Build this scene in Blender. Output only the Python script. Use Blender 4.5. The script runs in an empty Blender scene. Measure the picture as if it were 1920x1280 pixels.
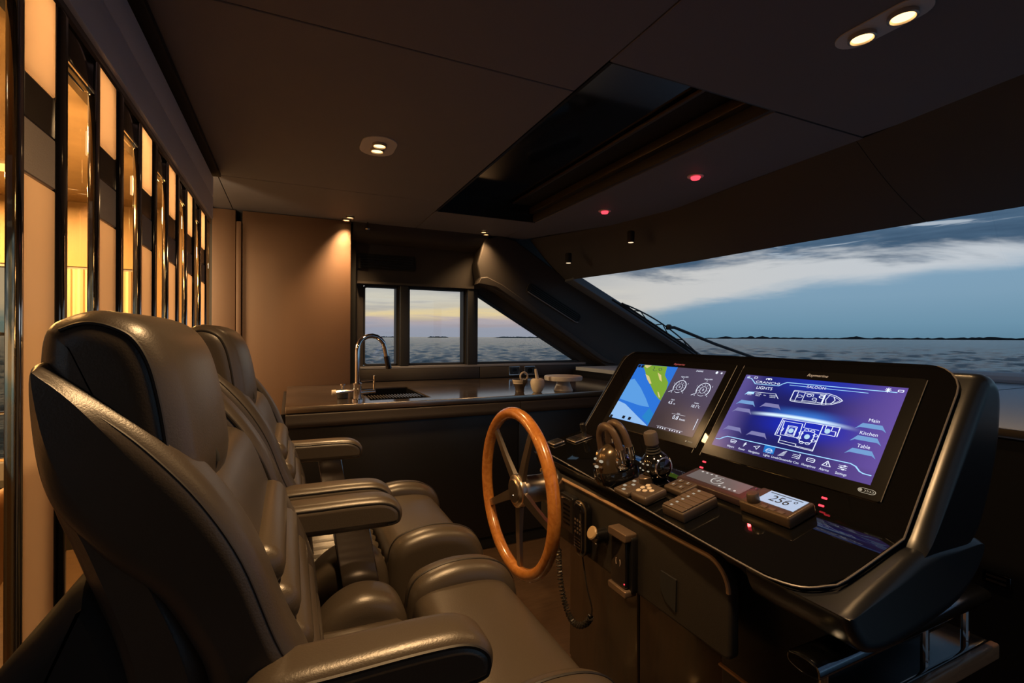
import bpy, bmesh, math, random
from mathutils import Vector, Matrix

random.seed(7)
PI = math.pi
SC = bpy.context.scene
COL = SC.collection
# Axes: +X towards the bow, +Y towards the port side, +Z up; metres, cabin floor at z = 0.

# ------------------------------------------------------------------ camera
cam_d = bpy.data.cameras.new('camera')
cam = bpy.data.objects.new('camera', cam_d)
COL.objects.link(cam)
SC.camera = cam
cam_d.sensor_width = 36.0
cam_d.lens = 36.0 * 900 / 1920
cam_d.clip_start = 0.02
cam_d.clip_end = 60000
cam_d.shift_y = -8 / 1920
cam.location = (0, 0, 1.25)
cam.rotation_euler = (PI / 2, math.radians(-0.22), math.radians(-24.8))

SC.view_settings.view_transform = 'Standard'
SC.view_settings.look = 'None'
SC.view_settings.exposure = 0.2
SC.view_settings.gamma = 1.0
SC.view_settings.use_curve_mapping = False

# lamp strengths (watts) and colours
WARM = (1.0, 0.60, 0.27)
LAMP_W = {'helm': 80.0, 'galley': 66.0, 'console': 14.0, 'brow': 1.6, 'red': 1.6, 'saloon': 8.5}


# ------------------------------------------------------------------ node helper
class N:
    def __init__(s, tree):
        s.t = tree

    def new(s, kind, **kw):
        n = s.t.nodes.new(kind)
        for k, v in kw.items():
            setattr(n, k, v)
        return n

    def put(s, sock, v):
        if isinstance(v, bpy.types.NodeSocket):
            s.t.links.new(v, sock)
        elif v is not None:
            if isinstance(v, (tuple, list)) and len(v) == 3 and sock.type == 'RGBA':
                v = (*v, 1)
            sock.default_value = v

    def m(s, op, a, b=None, c=None, clamp=False):
        n = s.new('ShaderNodeMath', operation=op, use_clamp=clamp)
        s.put(n.inputs[0], a)
        if b is not None:
            s.put(n.inputs[1], b)
        if c is not None:
            s.put(n.inputs[2], c)
        return n.outputs[0]

    def sstep(s, x, lo, hi):
        n = s.new('ShaderNodeMapRange', interpolation_type='SMOOTHSTEP')
        s.put(n.inputs[0], x)
        s.put(n.inputs[1], lo)
        s.put(n.inputs[2], hi)
        return n.outputs[0]

    def mix(s, f, a, b, mode='MIX'):
        n = s.new('ShaderNodeMix', data_type='RGBA', blend_type=mode)
        s.put(n.inputs[0], f)
        s.put(n.inputs[6], a)
        s.put(n.inputs[7], b)
        return n.outputs[2]

    def ramp(s, f, stops, interp='LINEAR'):
        n = s.new('ShaderNodeValToRGB')
        n.color_ramp.interpolation = interp
        el = n.color_ramp.elements
        while len(el) < len(stops):
            el.new(0.5)
        for e, (p, c) in zip(el, stops):
            e.position = p
            e.color = (*c, 1)
        s.put(n.inputs[0], f)
        return n.outputs[0]

    def noise(s, vec, scale, detail=3, rough=0.55, dist=0.0):
        n = s.new('ShaderNodeTexNoise')
        s.put(n.inputs['Vector'], vec)
        n.inputs['Scale'].default_value = scale
        n.inputs['Detail'].default_value = detail
        n.inputs['Roughness'].default_value = rough
        n.inputs['Distortion'].default_value = dist
        return n.outputs[0]

    def scale_vec(s, vec, sc, loc=(0, 0, 0)):
        n = s.new('ShaderNodeMapping')
        s.put(n.inputs[0], vec)
        n.inputs['Location'].default_value = loc
        n.inputs['Scale'].default_value = sc
        return n.outputs[0]


def srgb(r, g, b):
    def f(c):
        c /= 255
        return c / 12.92 if c <= 0.04045 else ((c + 0.055) / 1.055) ** 2.4
    return (f(r), f(g), f(b))


# ------------------------------------------------------------------ sky
def build_world():
    w = bpy.data.worlds.new('dusk_sky')
    SC.world = w
    w.use_nodes = True
    t = w.node_tree
    t.nodes.clear()
    n = N(t)
    co = n.new('ShaderNodeTexCoord').outputs['Generated']
    sep = n.new('ShaderNodeSeparateXYZ')
    n.put(sep.inputs[0], co)
    x, y, z = sep.outputs
    el = n.m('MAXIMUM', z, 0.0)
    # bearing in degrees from port towards the bow
    az = n.m('MULTIPLY', n.m('ARCTAN2', x, y), 57.2958)
    fold = n.m('ABSOLUTE', n.m('SUBTRACT', az, 10.0))          # distance from the afterglow
    vec = n.scale_vec(co, (1, 1, 5.5))
    n1 = n.noise(vec, 3.2, 6, 0.6, 0.3)
    n2 = n.noise(n.scale_vec(co, (1, 1, 9), (3, 1, 2)), 6.0, 5, 0.6, 0.4)
    n3 = n.noise(n.scale_vec(co, (1, 1, 14), (7, 4, 0)), 4.5, 5, 0.55, 0.2)
    # afterglow side (sunset, thin streaks)
    e_p = n.m('ADD', el, n.m('MULTIPLY', n.m('SUBTRACT', n3, 0.5), 0.05))
    port = n.ramp(n.m('MULTIPLY', e_p, 5.0), [
        (0.0, srgb(146, 150, 162)), (0.10, srgb(152, 152, 164)), (0.18, srgb(182, 166, 164)),
        (0.235, srgb(226, 202, 150)), (0.30, srgb(200, 190, 170)), (0.40, srgb(206, 200, 184)),
        (0.52, srgb(176, 176, 174)), (0.75, srgb(150, 160, 170)), (1.0, srgb(96, 120, 140))])
    streak = n.sstep(n3, 0.52, 0.66)
    port = n.mix(n.m('MULTIPLY', streak, 0.35), port, srgb(132, 128, 138))
    # bow side (blue dusk under broken cloud)
    azc = n.m('MINIMUM', n.m('MAXIMUM', az, 20.0), 110.0)
    e1 = n.m('MINIMUM', n.m('MAXIMUM', n.m('SUBTRACT', azc, 36.7), 0.0), 9.0)
    e2 = n.m('MAXIMUM', n.m('SUBTRACT', azc, 45.7), 0.0)
    edge = n.m('ADD', 0.033, n.m('ADD', n.m('MULTIPLY', e1, 0.0040), n.m('MULTIPLY', e2, 0.0016)))
    q = n.m('SUBTRACT', el, edge)
    q = n.m('ADD', q, n.m('MULTIPLY', n.m('SUBTRACT', n1, 0.5), 0.07))
    low = n.ramp(n.m('MULTIPLY', el, 5.0), [
        (0.0, srgb(92, 128, 150)), (0.12, srgb(104, 140, 162)), (0.35, srgb(120, 152, 174)),
        (0.7, srgb(126, 158, 182)), (1.0, srgb(96, 130, 160))])
    veil = n.sstep(q, -0.012, 0.018)
    veil_c = n.mix(n.sstep(azc, 34.0, 70.0), srgb(196, 194, 190), srgb(188, 194, 200))
    bow = n.mix(veil, low, veil_c)
    top = n.sstep(n.m('ADD', el, n.m('MULTIPLY', n.m('SUBTRACT', n1, 0.5), 0.14)), 0.120, 0.150)
    bow = n.mix(top, bow, n.mix(n2, srgb(32, 56, 80), srgb(92, 120, 146)))
    gap = n.m('MULTIPLY', top, n.sstep(n2, 0.54, 0.64))
    bow = n.mix(n.m('MULTIPLY', gap, 0.8), bow, srgb(176, 186, 196))
    c = n.mix(n.sstep(fold, 18.0, 34.0), port, bow)
    bg = n.new('ShaderNodeBackground')
    n.put(bg.inputs[0], c)
    bg.inputs[1].default_value = 1.0
    out = n.new('ShaderNodeOutputWorld')
    t.links.new(bg.outputs[0], out.inputs[0])


build_world()

# ------------------------------------------------------------------ materials
MATS = {}


def M(name, col=(0.5, 0.5, 0.5), rough=0.5, metal=0.0, spec=0.5, bump=None, vary=None, coat=0.0, emit=None, estr=1.0):
    """bump=(scale, strength), vary=(scale, colour2): procedural relief and tone"""
    if name in MATS:
        return MATS[name]
    m = bpy.data.materials.new(name)
    m.use_nodes = True
    t = m.node_tree
    b = t.nodes['Principled BSDF']
    n = N(t)
    b.inputs['Base Color'].default_value = (*col, 1)
    b.inputs['Roughness'].default_value = rough
    b.inputs['Metallic'].default_value = metal
    b.inputs['Specular IOR Level'].default_value = spec
    b.inputs['Coat Weight'].default_value = coat
    b.inputs['Coat Roughness'].default_value = 0.06
    tc = n.new('ShaderNodeTexCoord').outputs['Object']
    if vary:
        f = n.noise(tc, vary[0], 4, 0.6)
        n.put(b.inputs['Base Color'], n.mix(n.sstep(f, 0.35, 0.65), col, vary[1]))
    if bump:
        f = n.noise(tc, bump[0], 3, 0.6)
        bn = n.new('ShaderNodeBump')
        bn.inputs['Strength'].default_value = bump[1]
        bn.inputs['Distance'].default_value = 0.002
        n.put(bn.inputs['Height'], f)
        t.links.new(bn.outputs[0], b.inputs['Normal'])
    if emit:
        b.inputs['Emission Color'].default_value = (*emit, 1)
        b.inputs['Emission Strength'].default_value = estr
    MATS[name] = m
    return m


def wood(name, c1, c2, rough=0.35, scale=(2, 2, 14), rings=8.0, coat=0.3):
    m = M(name, c1, rough, coat=coat)
    n = N(m.node_tree)
    b = m.node_tree.nodes['Principled BSDF']
    tc = n.new('ShaderNodeTexCoord').outputs['Object']
    f = n.noise(n.scale_vec(tc, scale), rings, 5, 0.6, 1.2)
    n.put(b.inputs['Base Color'], n.mix(n.sstep(f, 0.3, 0.7), c1, c2))
    return m


def glass(name, tint=(1, 1, 1), gloss=0.06, rough=0.0):
    m = bpy.data.materials.new(name)
    m.use_nodes = True
    t = m.node_tree
    t.nodes.clear()
    tr = t.nodes.new('ShaderNodeBsdfTransparent')
    tr.inputs[0].default_value = (*tint, 1)
    gl = t.nodes.new('ShaderNodeBsdfGlossy')
    gl.inputs['Roughness'].default_value = rough
    mx = t.nodes.new('ShaderNodeMixShader')
    mx.inputs[0].default_value = gloss
    o = t.nodes.new('ShaderNodeOutputMaterial')
    t.links.new(tr.outputs[0], mx.inputs[1])
    t.links.new(gl.outputs[0], mx.inputs[2])
    t.links.new(mx.outputs[0], o.inputs[0])
    MATS[name] = m
    return m


def emis(name, col, strength=1.0):
    m = bpy.data.materials.new(name)
    m.use_nodes = True
    t = m.node_tree
    t.nodes.clear()
    e = t.nodes.new('ShaderNodeEmission')
    e.inputs[0].default_value = (*col, 1)
    e.inputs[1].default_value = strength
    o = t.nodes.new('ShaderNodeOutputMaterial')
    t.links.new(e.outputs[0], o.inputs[0])
    MATS[name] = m
    return m


leather = M('brown_leather', (0.044, 0.036, 0.029), 0.34, spec=0.6, bump=(420, 0.12), vary=(9, (0.052, 0.042, 0.034)))
leather_lt = M('cushion_leather', (0.060, 0.047, 0.034), 0.34, spec=0.6, bump=(380, 0.14))
piping_m = M('black_piping', (0.012, 0.010, 0.009), 0.5)
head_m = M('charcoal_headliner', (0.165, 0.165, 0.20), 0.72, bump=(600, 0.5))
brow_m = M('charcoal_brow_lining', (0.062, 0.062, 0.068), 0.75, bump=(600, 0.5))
trim_m = M('dark_brown_trim', (0.040, 0.033, 0.029), 0.6, bump=(500, 0.4))
frame_m = M('black_window_frame', (0.022, 0.022, 0.024), 0.5)
sill_m = M('grey_sill', (0.22, 0.22, 0.24), 0.4)
black_m = M('black_lacquer', (0.010, 0.010, 0.011), 0.35)
matte_m = M('matt_black', (0.008, 0.008, 0.008), 0.8)
gloss_m = M('gloss_black', (0.006, 0.006, 0.007), 0.08, coat=0.5)
bglass_m = M('black_glass', (0.004, 0.004, 0.004), 0.02, spec=0.55)
hull_m = M('anthracite_shell', (0.010, 0.011, 0.014), 0.30, spec=0.5)
fascia_m = M('grey_fascia', (0.76, 0.80, 0.92), 0.6, bump=(700, 0.2))
steel_m = M('brushed_steel', (0.52, 0.47, 0.42), 0.28, 1.0)
bead_m = M('dull_bead', (0.16, 0.15, 0.15), 0.45, 0.3)
chrome_m = M('chrome', (0.75, 0.75, 0.78), 0.07, 1.0)
dchrome_m = M('dark_chrome', (0.10, 0.10, 0.11), 0.10, 1.0)
beige_m = M('beige_panel', (0.72, 0.56, 0.38), 0.4, vary=(5, (0.68, 0.52, 0.35)))
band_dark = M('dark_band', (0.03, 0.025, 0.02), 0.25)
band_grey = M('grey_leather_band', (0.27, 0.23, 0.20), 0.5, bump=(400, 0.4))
wallp_m = M('tan_leather_panel', (0.135, 0.070, 0.037), 0.55, bump=(500, 0.5))
wheel_m = wood('varnished_teak', (0.50, 0.205, 0.045), (0.36, 0.130, 0.026), 0.25, (3, 3, 3), 14, 0.6)
floor_m = wood('dark_oak_floor', (0.085, 0.052, 0.03), (0.060, 0.036, 0.02), 0.4, (2, 14, 2), 4)
plinth_m = wood('walnut_plinth', (0.045, 0.026, 0.014), (0.028, 0.016, 0.009), 0.45, (8, 8, 1), 3)
edge_wood = wood('pale_wood_edge', (0.30, 0.16, 0.08), (0.22, 0.11, 0.055), 0.4)
stone_m = M('dark_marble', (0.030, 0.024, 0.022), 0.12, vary=(2.5, (0.055, 0.042, 0.036)), spec=0.5)
cream_m = M('cream_ceramic', (0.58, 0.50, 0.40), 0.45)
marble_w = M('white_marble', (0.62, 0.58, 0.55), 0.3, vary=(12, (0.50, 0.46, 0.44)))
mocha_m = M('mocha_ceramic', (0.055, 0.040, 0.032), 0.4)
saloon_ceil = M('glossy_saloon_ceiling', (0.36, 0.26, 0.15), 0.22, vary=(1.6, (0.24, 0.17, 0.09)))
saloon_wall = M('saloon_oak_wall', (0.42, 0.28, 0.13), 0.45)
dash_m = M('grey_dash_leather', (0.40, 0.45, 0.52), 0.55, bump=(400, 0.3))
deck_m = M('white_gelcoat', (0.62, 0.63, 0.65), 0.3)
grip_m = M('grey_rubber_grip', (0.09, 0.075, 0.068), 0.5)
key_m = M('bronze_key', (0.10, 0.074, 0.057), 0.38)
keybase_m = M('bronze_keypad', (0.07, 0.052, 0.041), 0.36)
plate_m = M('white_lamp_plate', (0.55, 0.55, 0.58), 0.4)
clear = glass('clear_pane', (0.96, 0.97, 0.98), 0.04)
amber = glass('amber_glass', (0.95, 0.82, 0.62), 0.10)
screen_m = bpy.data.materials.new('backlit_beige_screen')
screen_m.use_nodes = True
_t = screen_m.node_tree
_b = _t.nodes['Principled BSDF']
_b.inputs['Base Color'].default_value = (0.74, 0.58, 0.40, 1)
_b.inputs['Roughness'].default_value = 0.35
_tr = _t.nodes.new('ShaderNodeBsdfTranslucent')
_tr.inputs[0].default_value = (0.90, 0.72, 0.55, 1)
_mx = _t.nodes.new('ShaderNodeMixShader')
_mx.inputs[0].default_value = 0.62
_t.links.new(_b.outputs[0], _mx.inputs[1])
_t.links.new(_tr.outputs[0], _mx.inputs[2])
_t.links.new(_mx.outputs[0], _t.nodes['Material Output'].inputs[0])
MATS['backlit_beige_screen'] = screen_m
lamp_on = emis('warm_lamp', (1.0, 0.60, 0.24), 3.0)
lamp_dim = emis('dim_warm_lamp', (1.0, 0.72, 0.45), 1.2)
red_on = emis('red_lamp', (1.0, 0.04, 0.06), 2.5)
white_e = emis('screen_white', (0.80, 0.86, 1.0), 1.0)
cyan_e = emis('screen_cyan', (0.35, 0.65, 0.95), 1.0)
print_w = emis('lit_key_symbol', (1.0, 0.85, 0.62), 0.35)
logo_m = M('silver_print', (0.55, 0.42, 0.34), 0.4)


# ------------------------------------------------------------------ geometry helpers
ORG = {}


def obj(name, geo, mat, parent=None, smooth=35):
    """geo = (verts, faces) in world metres -> one mesh object with its origin at its middle"""
    vs, fs = geo
    lo = [min(v[i] for v in vs) for i in range(3)]
    hi = [max(v[i] for v in vs) for i in range(3)]
    c = Vector([(lo[i] + hi[i]) / 2 for i in range(3)])
    if parent is None:
        c.z = lo[2]
    me = bpy.data.meshes.new(name)
    me.from_pydata([Vector(v) - c for v in vs], [], fs)
    bm = bmesh.new()
    bm.from_mesh(me)
    bmesh.ops.recalc_face_normals(bm, faces=bm.faces)
    bm.to_mesh(me)
    bm.free()
    if smooth:
        me.polygons.foreach_set('use_smooth', [True] * len(me.polygons))
        me.set_sharp_from_angle(angle=math.radians(smooth))
    me.materials.append(mat)
    o = bpy.data.objects.new(name, me)
    COL.objects.link(o)
    ORG[o.name] = c
    if parent:
        o.parent = parent
        o.location = c - ORG[parent.name]
    else:
        o.location = c
    return o


def thing(name, label, cat, loc=(0, 0, 0), group=None):
    o = bpy.data.objects.new(name, None)
    o.empty_display_size = 0.05
    COL.objects.link(o)
    o.location = loc
    ORG[o.name] = Vector(loc)
    o['label'] = label
    o['category'] = cat
    if group:
        o['group'] = group
    return o


def tag(o, label, cat, group=None):
    o['label'] = label
    o['category'] = cat
    if group:
        o['group'] = group
    return o


def struct(o):
    o['kind'] = 'structure'
    return o


def copy_tree(src, off, label=None, parent=None):
    c = src.copy()
    COL.objects.link(c)
    if parent is None:
        c.location = src.location + Vector(off)
        if label:
            c['label'] = label
    else:
        c.parent = parent
    ORG[c.name] = ORG[src.name] + Vector(off)
    for ch in list(src.children):
        copy_tree(ch, off, None, c)
    return c


def join(*geos):
    V, F = [], []
    for v, f in geos:
        k = len(V)
        V += list(v)
        F += [tuple(i + k for i in q) for q in f]
    return V, F


def xf(geo, fn):
    return [fn(*v) for v in geo[0]], geo[1]


def box(x0, x1, y0, y1, z0, z1):
    v = [(x, y, z) for z in (z0, z1) for y in (y0, y1) for x in (x0, x1)]
    return v, [(0, 2, 3, 1), (4, 5, 7, 6), (0, 1, 5, 4), (2, 6, 7, 3), (0, 4, 6, 2), (1, 3, 7, 5)]


def catmull(p, n=4, closed=True):
    out = []
    L = len(p)
    rng = range(L) if closed else range(L - 1)
    for i in rng:
        if closed:
            a, b, c, d = p[(i - 1) % L], p[i], p[(i + 1) % L], p[(i + 2) % L]
        else:
            a, b, c, d = p[max(i - 1, 0)], p[i], p[i + 1], p[min(i + 2, L - 1)]
        for k in range(n):
            t = k / n
            out.append(tuple(0.5 * (2 * b[j] + (c[j] - a[j]) * t + (2 * a[j] - 5 * b[j] + 4 * c[j] - d[j]) * t * t
                                    + (3 * b[j] - a[j] - 3 * c[j] + d[j]) * t ** 3) for j in range(len(b))))
    if not closed:
        out.append(tuple(p[-1]))
    return out


def inset(P, d):
    """move a closed 2-D outline inwards by d along averaged normals"""
    n = len(P)
    area = sum(P[i][0] * P[(i + 1) % n][1] - P[(i + 1) % n][0] * P[i][1] for i in range(n))
    sg = 1 if area > 0 else -1
    out = []
    for i in range(n):
        a, b, c = P[i - 1], P[i], P[(i + 1) % n]
        e1 = Vector((b[0] - a[0], b[1] - a[1]))
        e2 = Vector((c[0] - b[0], c[1] - b[1]))
        e1 = e1.normalized() if e1.length > 1e-9 else e1
        e2 = e2.normalized() if e2.length > 1e-9 else e2
        t = e1 + e2
        if t.length < 1e-6:
            t = e2
        t.normalize()
        k = 1.0 / max(0.5, abs(t.dot(e2)))
        out.append((b[0] - sg * t.y * d * k, b[1] + sg * t.x * d * k))
    return out


def thickness(P):
    """distance through the outline along each vertex's inward normal"""
    n = len(P)
    area = sum(P[i][0] * P[(i + 1) % n][1] - P[(i + 1) % n][0] * P[i][1] for i in range(n))
    sg = 1 if area > 0 else -1
    out = []
    for i in range(n):
        a, b, c = P[i - 1], P[i], P[(i + 1) % n]
        tx, ty = c[0] - a[0], c[1] - a[1]
        l = math.hypot(tx, ty) or 1e-9
        nx, ny = -sg * ty / l, sg * tx / l
        best = 9.0
        for j in range(n):
            k = (j + 1) % n
            if i in (j, k):
                continue
            ex, ey = P[k][0] - P[j][0], P[k][1] - P[j][1]
            den = nx * ey - ny * ex
            if abs(den) < 1e-12:
                continue
            qx, qy = P[j][0] - b[0], P[j][1] - b[1]
            t = (qx * ey - qy * ex) / den
            u = (qx * ny - qy * nx) / den
            if t > 1e-6 and -1e-6 <= u <= 1 + 1e-6:
                best = min(best, t)
        out.append(best)
    sm = list(out)
    for i in range(n):
        sm[i] = min(out[(i + d) % n] for d in range(-3, 4))
    return [sum(sm[(i + d) % n] for d in range(-3, 4)) / 7 for i in range(n)]


def inset_safe(P, d, th):
    Q = inset(P, 1.0)
    D = []
    for (p, q, t) in zip(P, Q, th):
        vx, vy = q[0] - p[0], q[1] - p[1]
        l = math.hypot(vx, vy)
        m = min(d * min(l, 1.6), 0.34 * t * d / (d + 0.006)) / l
        D.append((vx * m, vy * m))
    n = len(P)
    if n > 40:
        for _ in range(2):
            D = [tuple(sum(D[(i + o) % n][c] for o in (-2, -1, 0, 1, 2)) / 5 for c in (0, 1)) for i in range(n)]
    return [(p[0] + v[0], p[1] + v[1]) for p, v in zip(P, D)]


def prism(P, a0, a1, r=0.0, seg=4, axis='Y', dome=0.0):
    """extrude a closed outline with rounded rims; axis names the extrusion axis.
    outline coordinates: Y -> (x, z), X -> (y, z), Z -> (x, y)"""
    rings = []
    if r > 0:
        th = thickness(P)
        rings = [(a0 + r * (1 - math.cos(k / seg * PI / 2)), inset_safe(P, r * (1 - math.sin(k / seg * PI / 2)), th)) for k in range(seg + 1)]
        rings += [(a1 - r * (1 - math.cos(k / seg * PI / 2)), inset_safe(P, r * (1 - math.sin(k / seg * PI / 2)), th)) for k in range(seg, -1, -1)]
        ex = r + (0.006 if len(P) > 40 else 0.001)
        rings = [(a0, inset_safe(P, ex, th))] + rings + [(a1, inset_safe(P, ex, th))]
    else:
        rings = [(a0, P), (a1, P)]
    V, F = [], []
    n = len(P)
    for a, ring in rings:
        for p in ring:
            V.append({'Y': (p[0], a, p[1]), 'X': (a, p[0], p[1]), 'Z': (p[0], p[1], a)}[axis])
    for k in range(len(rings) - 1):
        for i in range(n):
            j = (i + 1) % n
            F.append((k * n + i, k * n + j, (k + 1) * n + j, (k + 1) * n + i))
    F.append(tuple(range(n - 1, -1, -1)))
    F.append(tuple((len(rings) - 1) * n + i for i in range(n)))
    return V, F


def rrect(x0, x1, y0, y1, r, seg=5):
    """rounded rectangle outline, r may be a 4-tuple (bl, br, tr, tl)"""
    R = r if isinstance(r, (tuple, list)) else (r,) * 4
    P = []
    for (cx, cy, a0, q) in ((x0 + R[0], y0 + R[0], PI, R[0]), (x1 - R[1], y0 + R[1], 1.5 * PI, R[1]),
                            (x1 - R[2], y1 - R[2], 0, R[2]), (x0 + R[3], y1 - R[3], PI / 2, R[3])):
        for k in range(seg + 1):
            a = a0 + k / seg * PI / 2
            P.append((cx + q * math.cos(a), cy + q * math.sin(a)))
    return P


def rbox(x0, x1, y0, y1, z0, z1, r=0.01, seg=3):
    """box rounded on all edges (outline in x-y, rims rounded along z)"""
    rz = min(r, (z1 - z0) * 0.45)
    ex = min(0.006, 0.2 * min(x1 - x0, y1 - y0))

    def ring(d):
        d = min(d, 0.45 * min(x1 - x0, y1 - y0))
        return rrect(x0 + d, x1 - d, y0 + d, y1 - d, max(r - d, 1e-5), seg)
    st = [(k / seg * PI / 2) for k in range(seg + 1)]
    rings = [(z0, ring(rz + ex))] + [(z0 + rz * (1 - math.cos(t)), ring(rz * (1 - math.sin(t)))) for t in st]
    rings += [(z1 - rz * (1 - math.cos(t)), ring(rz * (1 - math.sin(t)))) for t in reversed(st)] + [(z1, ring(rz + ex))]
    n = len(rings[0][1])
    V = [(p[0], p[1], z) for z, R in rings for p in R]
    F = [(k * n + i, k * n + (i + 1) % n, (k + 1) * n + (i + 1) % n, (k + 1) * n + i) for k in range(len(rings) - 1) for i in range(n)]
    F += [tuple(range(n - 1, -1, -1)), tuple((len(rings) - 1) * n + i for i in range(n))]
    return V, F


def tube(pts, r, n=8, closed=False, flat=1.0):
    pts = [Vector(p) for p in pts]
    L = len(pts)
    V, F = [], []
    up = None
    for i, p in enumerate(pts):
        if closed:
            t = pts[(i + 1) % L] - pts[i - 1]
        else:
            t = pts[min(i + 1, L - 1)] - pts[max(i - 1, 0)]
        t.normalize()
        if up is None:
            up = Vector((0, 0, 1)) if abs(t.z) < 0.9 else Vector((1, 0, 0))
        u = (up - t * up.dot(t))
        u.normalize()
        up = u
        w = t.cross(u)
        rr = r[i] if isinstance(r, (list, tuple)) else r
        for k in range(n):
            a = 2 * PI * k / n
            V.append(tuple(p + u * math.cos(a) * rr + w * math.sin(a) * rr * flat))
    for i in range(L if closed else L - 1):
        j = (i + 1) % L
        for k in range(n):
            q = (k + 1) % n
            F.append((i * n + k, i * n + q, j * n + q, j * n + k))
    if not closed:
        F.append(tuple(range(n - 1, -1, -1)))
        F.append(tuple((L - 1) * n + k for k in range(n)))
    return V, F


def lathe(prof, c, n=24, axis=(0, 0, 1), caps=True):
    """prof = [(radius, height)], turned about `axis` through c"""
    ax = Vector(axis).normalized()
    u = ax.orthogonal().normalized()
    w = ax.cross(u)
    c = Vector(c)
    V, F = [], []
    for r, h in prof:
        for k in range(n):
            a = 2 * PI * k / n
            V.append(tuple(c + ax * h + u * math.cos(a) * max(r, 1e-5) + w * math.sin(a) * max(r, 1e-5)))
    for i in range(len(prof) - 1):
        for k in range(n):
            q = (k + 1) % n
            F.append((i * n + k, i * n + q, (i + 1) * n + q, (i + 1) * n + k))
    if caps:
        F.append(tuple(range(n - 1, -1, -1)))
        F.append(tuple((len(prof) - 1) * n + k for k in range(n)))
    return V, F


def cyl(c, r, h, n=24, axis=(0, 0, 1), bev=0.0):
    if bev:
        return lathe([(r - bev, 0), (r, bev), (r, h - bev), (r - bev, h)], c, n, axis)
    return lathe([(r, 0), (r, h)], c, n, axis)


def ribbon(pts, w, closed=False):
    """flat 2-D polyline of width w -> (2-D verts, faces)"""
    V, F = [], []
    L = len(pts)
    segs = range(L if closed else L - 1)
    for i in segs:
        a, b = Vector(pts[i]), Vector(pts[(i + 1) % L])
        d = b - a
        if d.length < 1e-7:
            continue
        d.normalize()
        s = Vector((-d.y, d.x)) * w / 2
        e = d * w * 0.35
        k = len(V)
        V += [tuple(a - e - s), tuple(b + e - s), tuple(b + e + s), tuple(a - e + s)]
        F.append((k, k + 1, k + 2, k + 3))
    return V, F


def disc2(cx, cy, r, n=20, ry=None):
    return [(cx + r * math.cos(2 * PI * k / n), cy + (ry or r) * math.sin(2 * PI * k / n)) for k in range(n)], [tuple(range(n))]


def arc2(cx, cy, r, a0, a1, n=20):
    return [(cx + r * math.cos(math.radians(a0 + (a1 - a0) * k / n)), cy + r * math.sin(math.radians(a0 + (a1 - a0) * k / n))) for k in range(n + 1)]


def text2(s, size, cx, cy, sx=1.0, shear=0.0):
    cu = bpy.data.curves.new('lettering', 'FONT')
    cu.body = s
    cu.size = size
    cu.align_x = 'CENTER'
    cu.align_y = 'CENTER'
    cu.shear = shear
    cu.resolution_u = 3
    o = bpy.data.objects.new('lettering', cu)
    COL.objects.link(o)
    bpy.context.view_layer.update()
    me = bpy.data.meshes.new_from_object(o.evaluated_get(bpy.context.evaluated_depsgraph_get()))
    V = [(v.co.x * sx + cx, v.co.y + cy) for v in me.vertices]
    F = [tuple(p.vertices) for p in me.polygons]
    bpy.data.objects.remove(o)
    bpy.data.curves.remove(cu)
    bpy.data.meshes.remove(me)
    return V, F


def join2(*g):
    return join(*[([(*p, 0) for p in v], f) for v, f in g])


def spot(name, loc, watts, color, angle=70, blend=0.7, parent=None, size=0.02, aim=(0, 0, -1)):
    d = bpy.data.lights.new(name, 'SPOT')
    d.energy = watts
    d.color = color
    d.spot_size = math.radians(angle)
    d.spot_blend = blend
    d.shadow_soft_size = size
    o = bpy.data.objects.new(name, d)
    COL.objects.link(o)
    o.rotation_euler = Vector(aim).to_track_quat('-Z', 'Y').to_euler()
    if parent:
        o.parent = parent
        o.location = Vector(loc) - ORG[parent.name]
    else:
        o.location = loc
    return o


# ================================================================== THE SETTING
ZC = 2.10            # headliner
YP = 3.85            # port side, inner face
YS = -0.35           # starboard side

struct(obj('floor', box(-3.2, 4.3, YS, 4.0, -0.05, 0.0), floor_m))

# ---- port wall with three openings
wall_geo = join(
    box(-0.6, 4.0, YP, 3.95, 0.0, 1.02),
    box(-0.6, 0.512, YP, 3.95, 1.02, 1.655), box(0.782, 0.859, YP, 3.95, 1.02, 1.655), box(1.345, 1.443, YP, 3.95, 1.02, 1.655),
    box(-0.6, 1.443, YP, 3.95, 1.655, ZC + 0.05),
    prism([(1.443, 1.633), (2.502, 1.02), (3.84, 1.02), (2.266, 1.768), (2.40, 1.80), (2.40, ZC + 0.05), (1.443, ZC + 0.05)], YP, 3.95))
wp = struct(obj('wall_port', wall_geo, trim_m, smooth=0))


def window(n, outline, y0=3.86, y1=3.95):
    inner = inset(outline, 0.016)
    k = len(outline)
    V = [(p[0], y, p[1]) for y in (y0, y1) for p in outline] + [(p[0], y, p[1]) for y in (y0, y1) for p in inner]
    F = []
    for i in range(k):
        j = (i + 1) % k
        F += [(i, j, 2 * k + j, 2 * k + i), (k + i, k + j, 3 * k + j, 3 * k + i), (2 * k + i, 2 * k + j, 3 * k + j, 3 * k + i)]
    o = struct(obj('window_%d' % n, (V, F), frame_m))
    obj('pane', prism(outline, 3.925, 3.931), clear, o, smooth=0)
    return o


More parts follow.
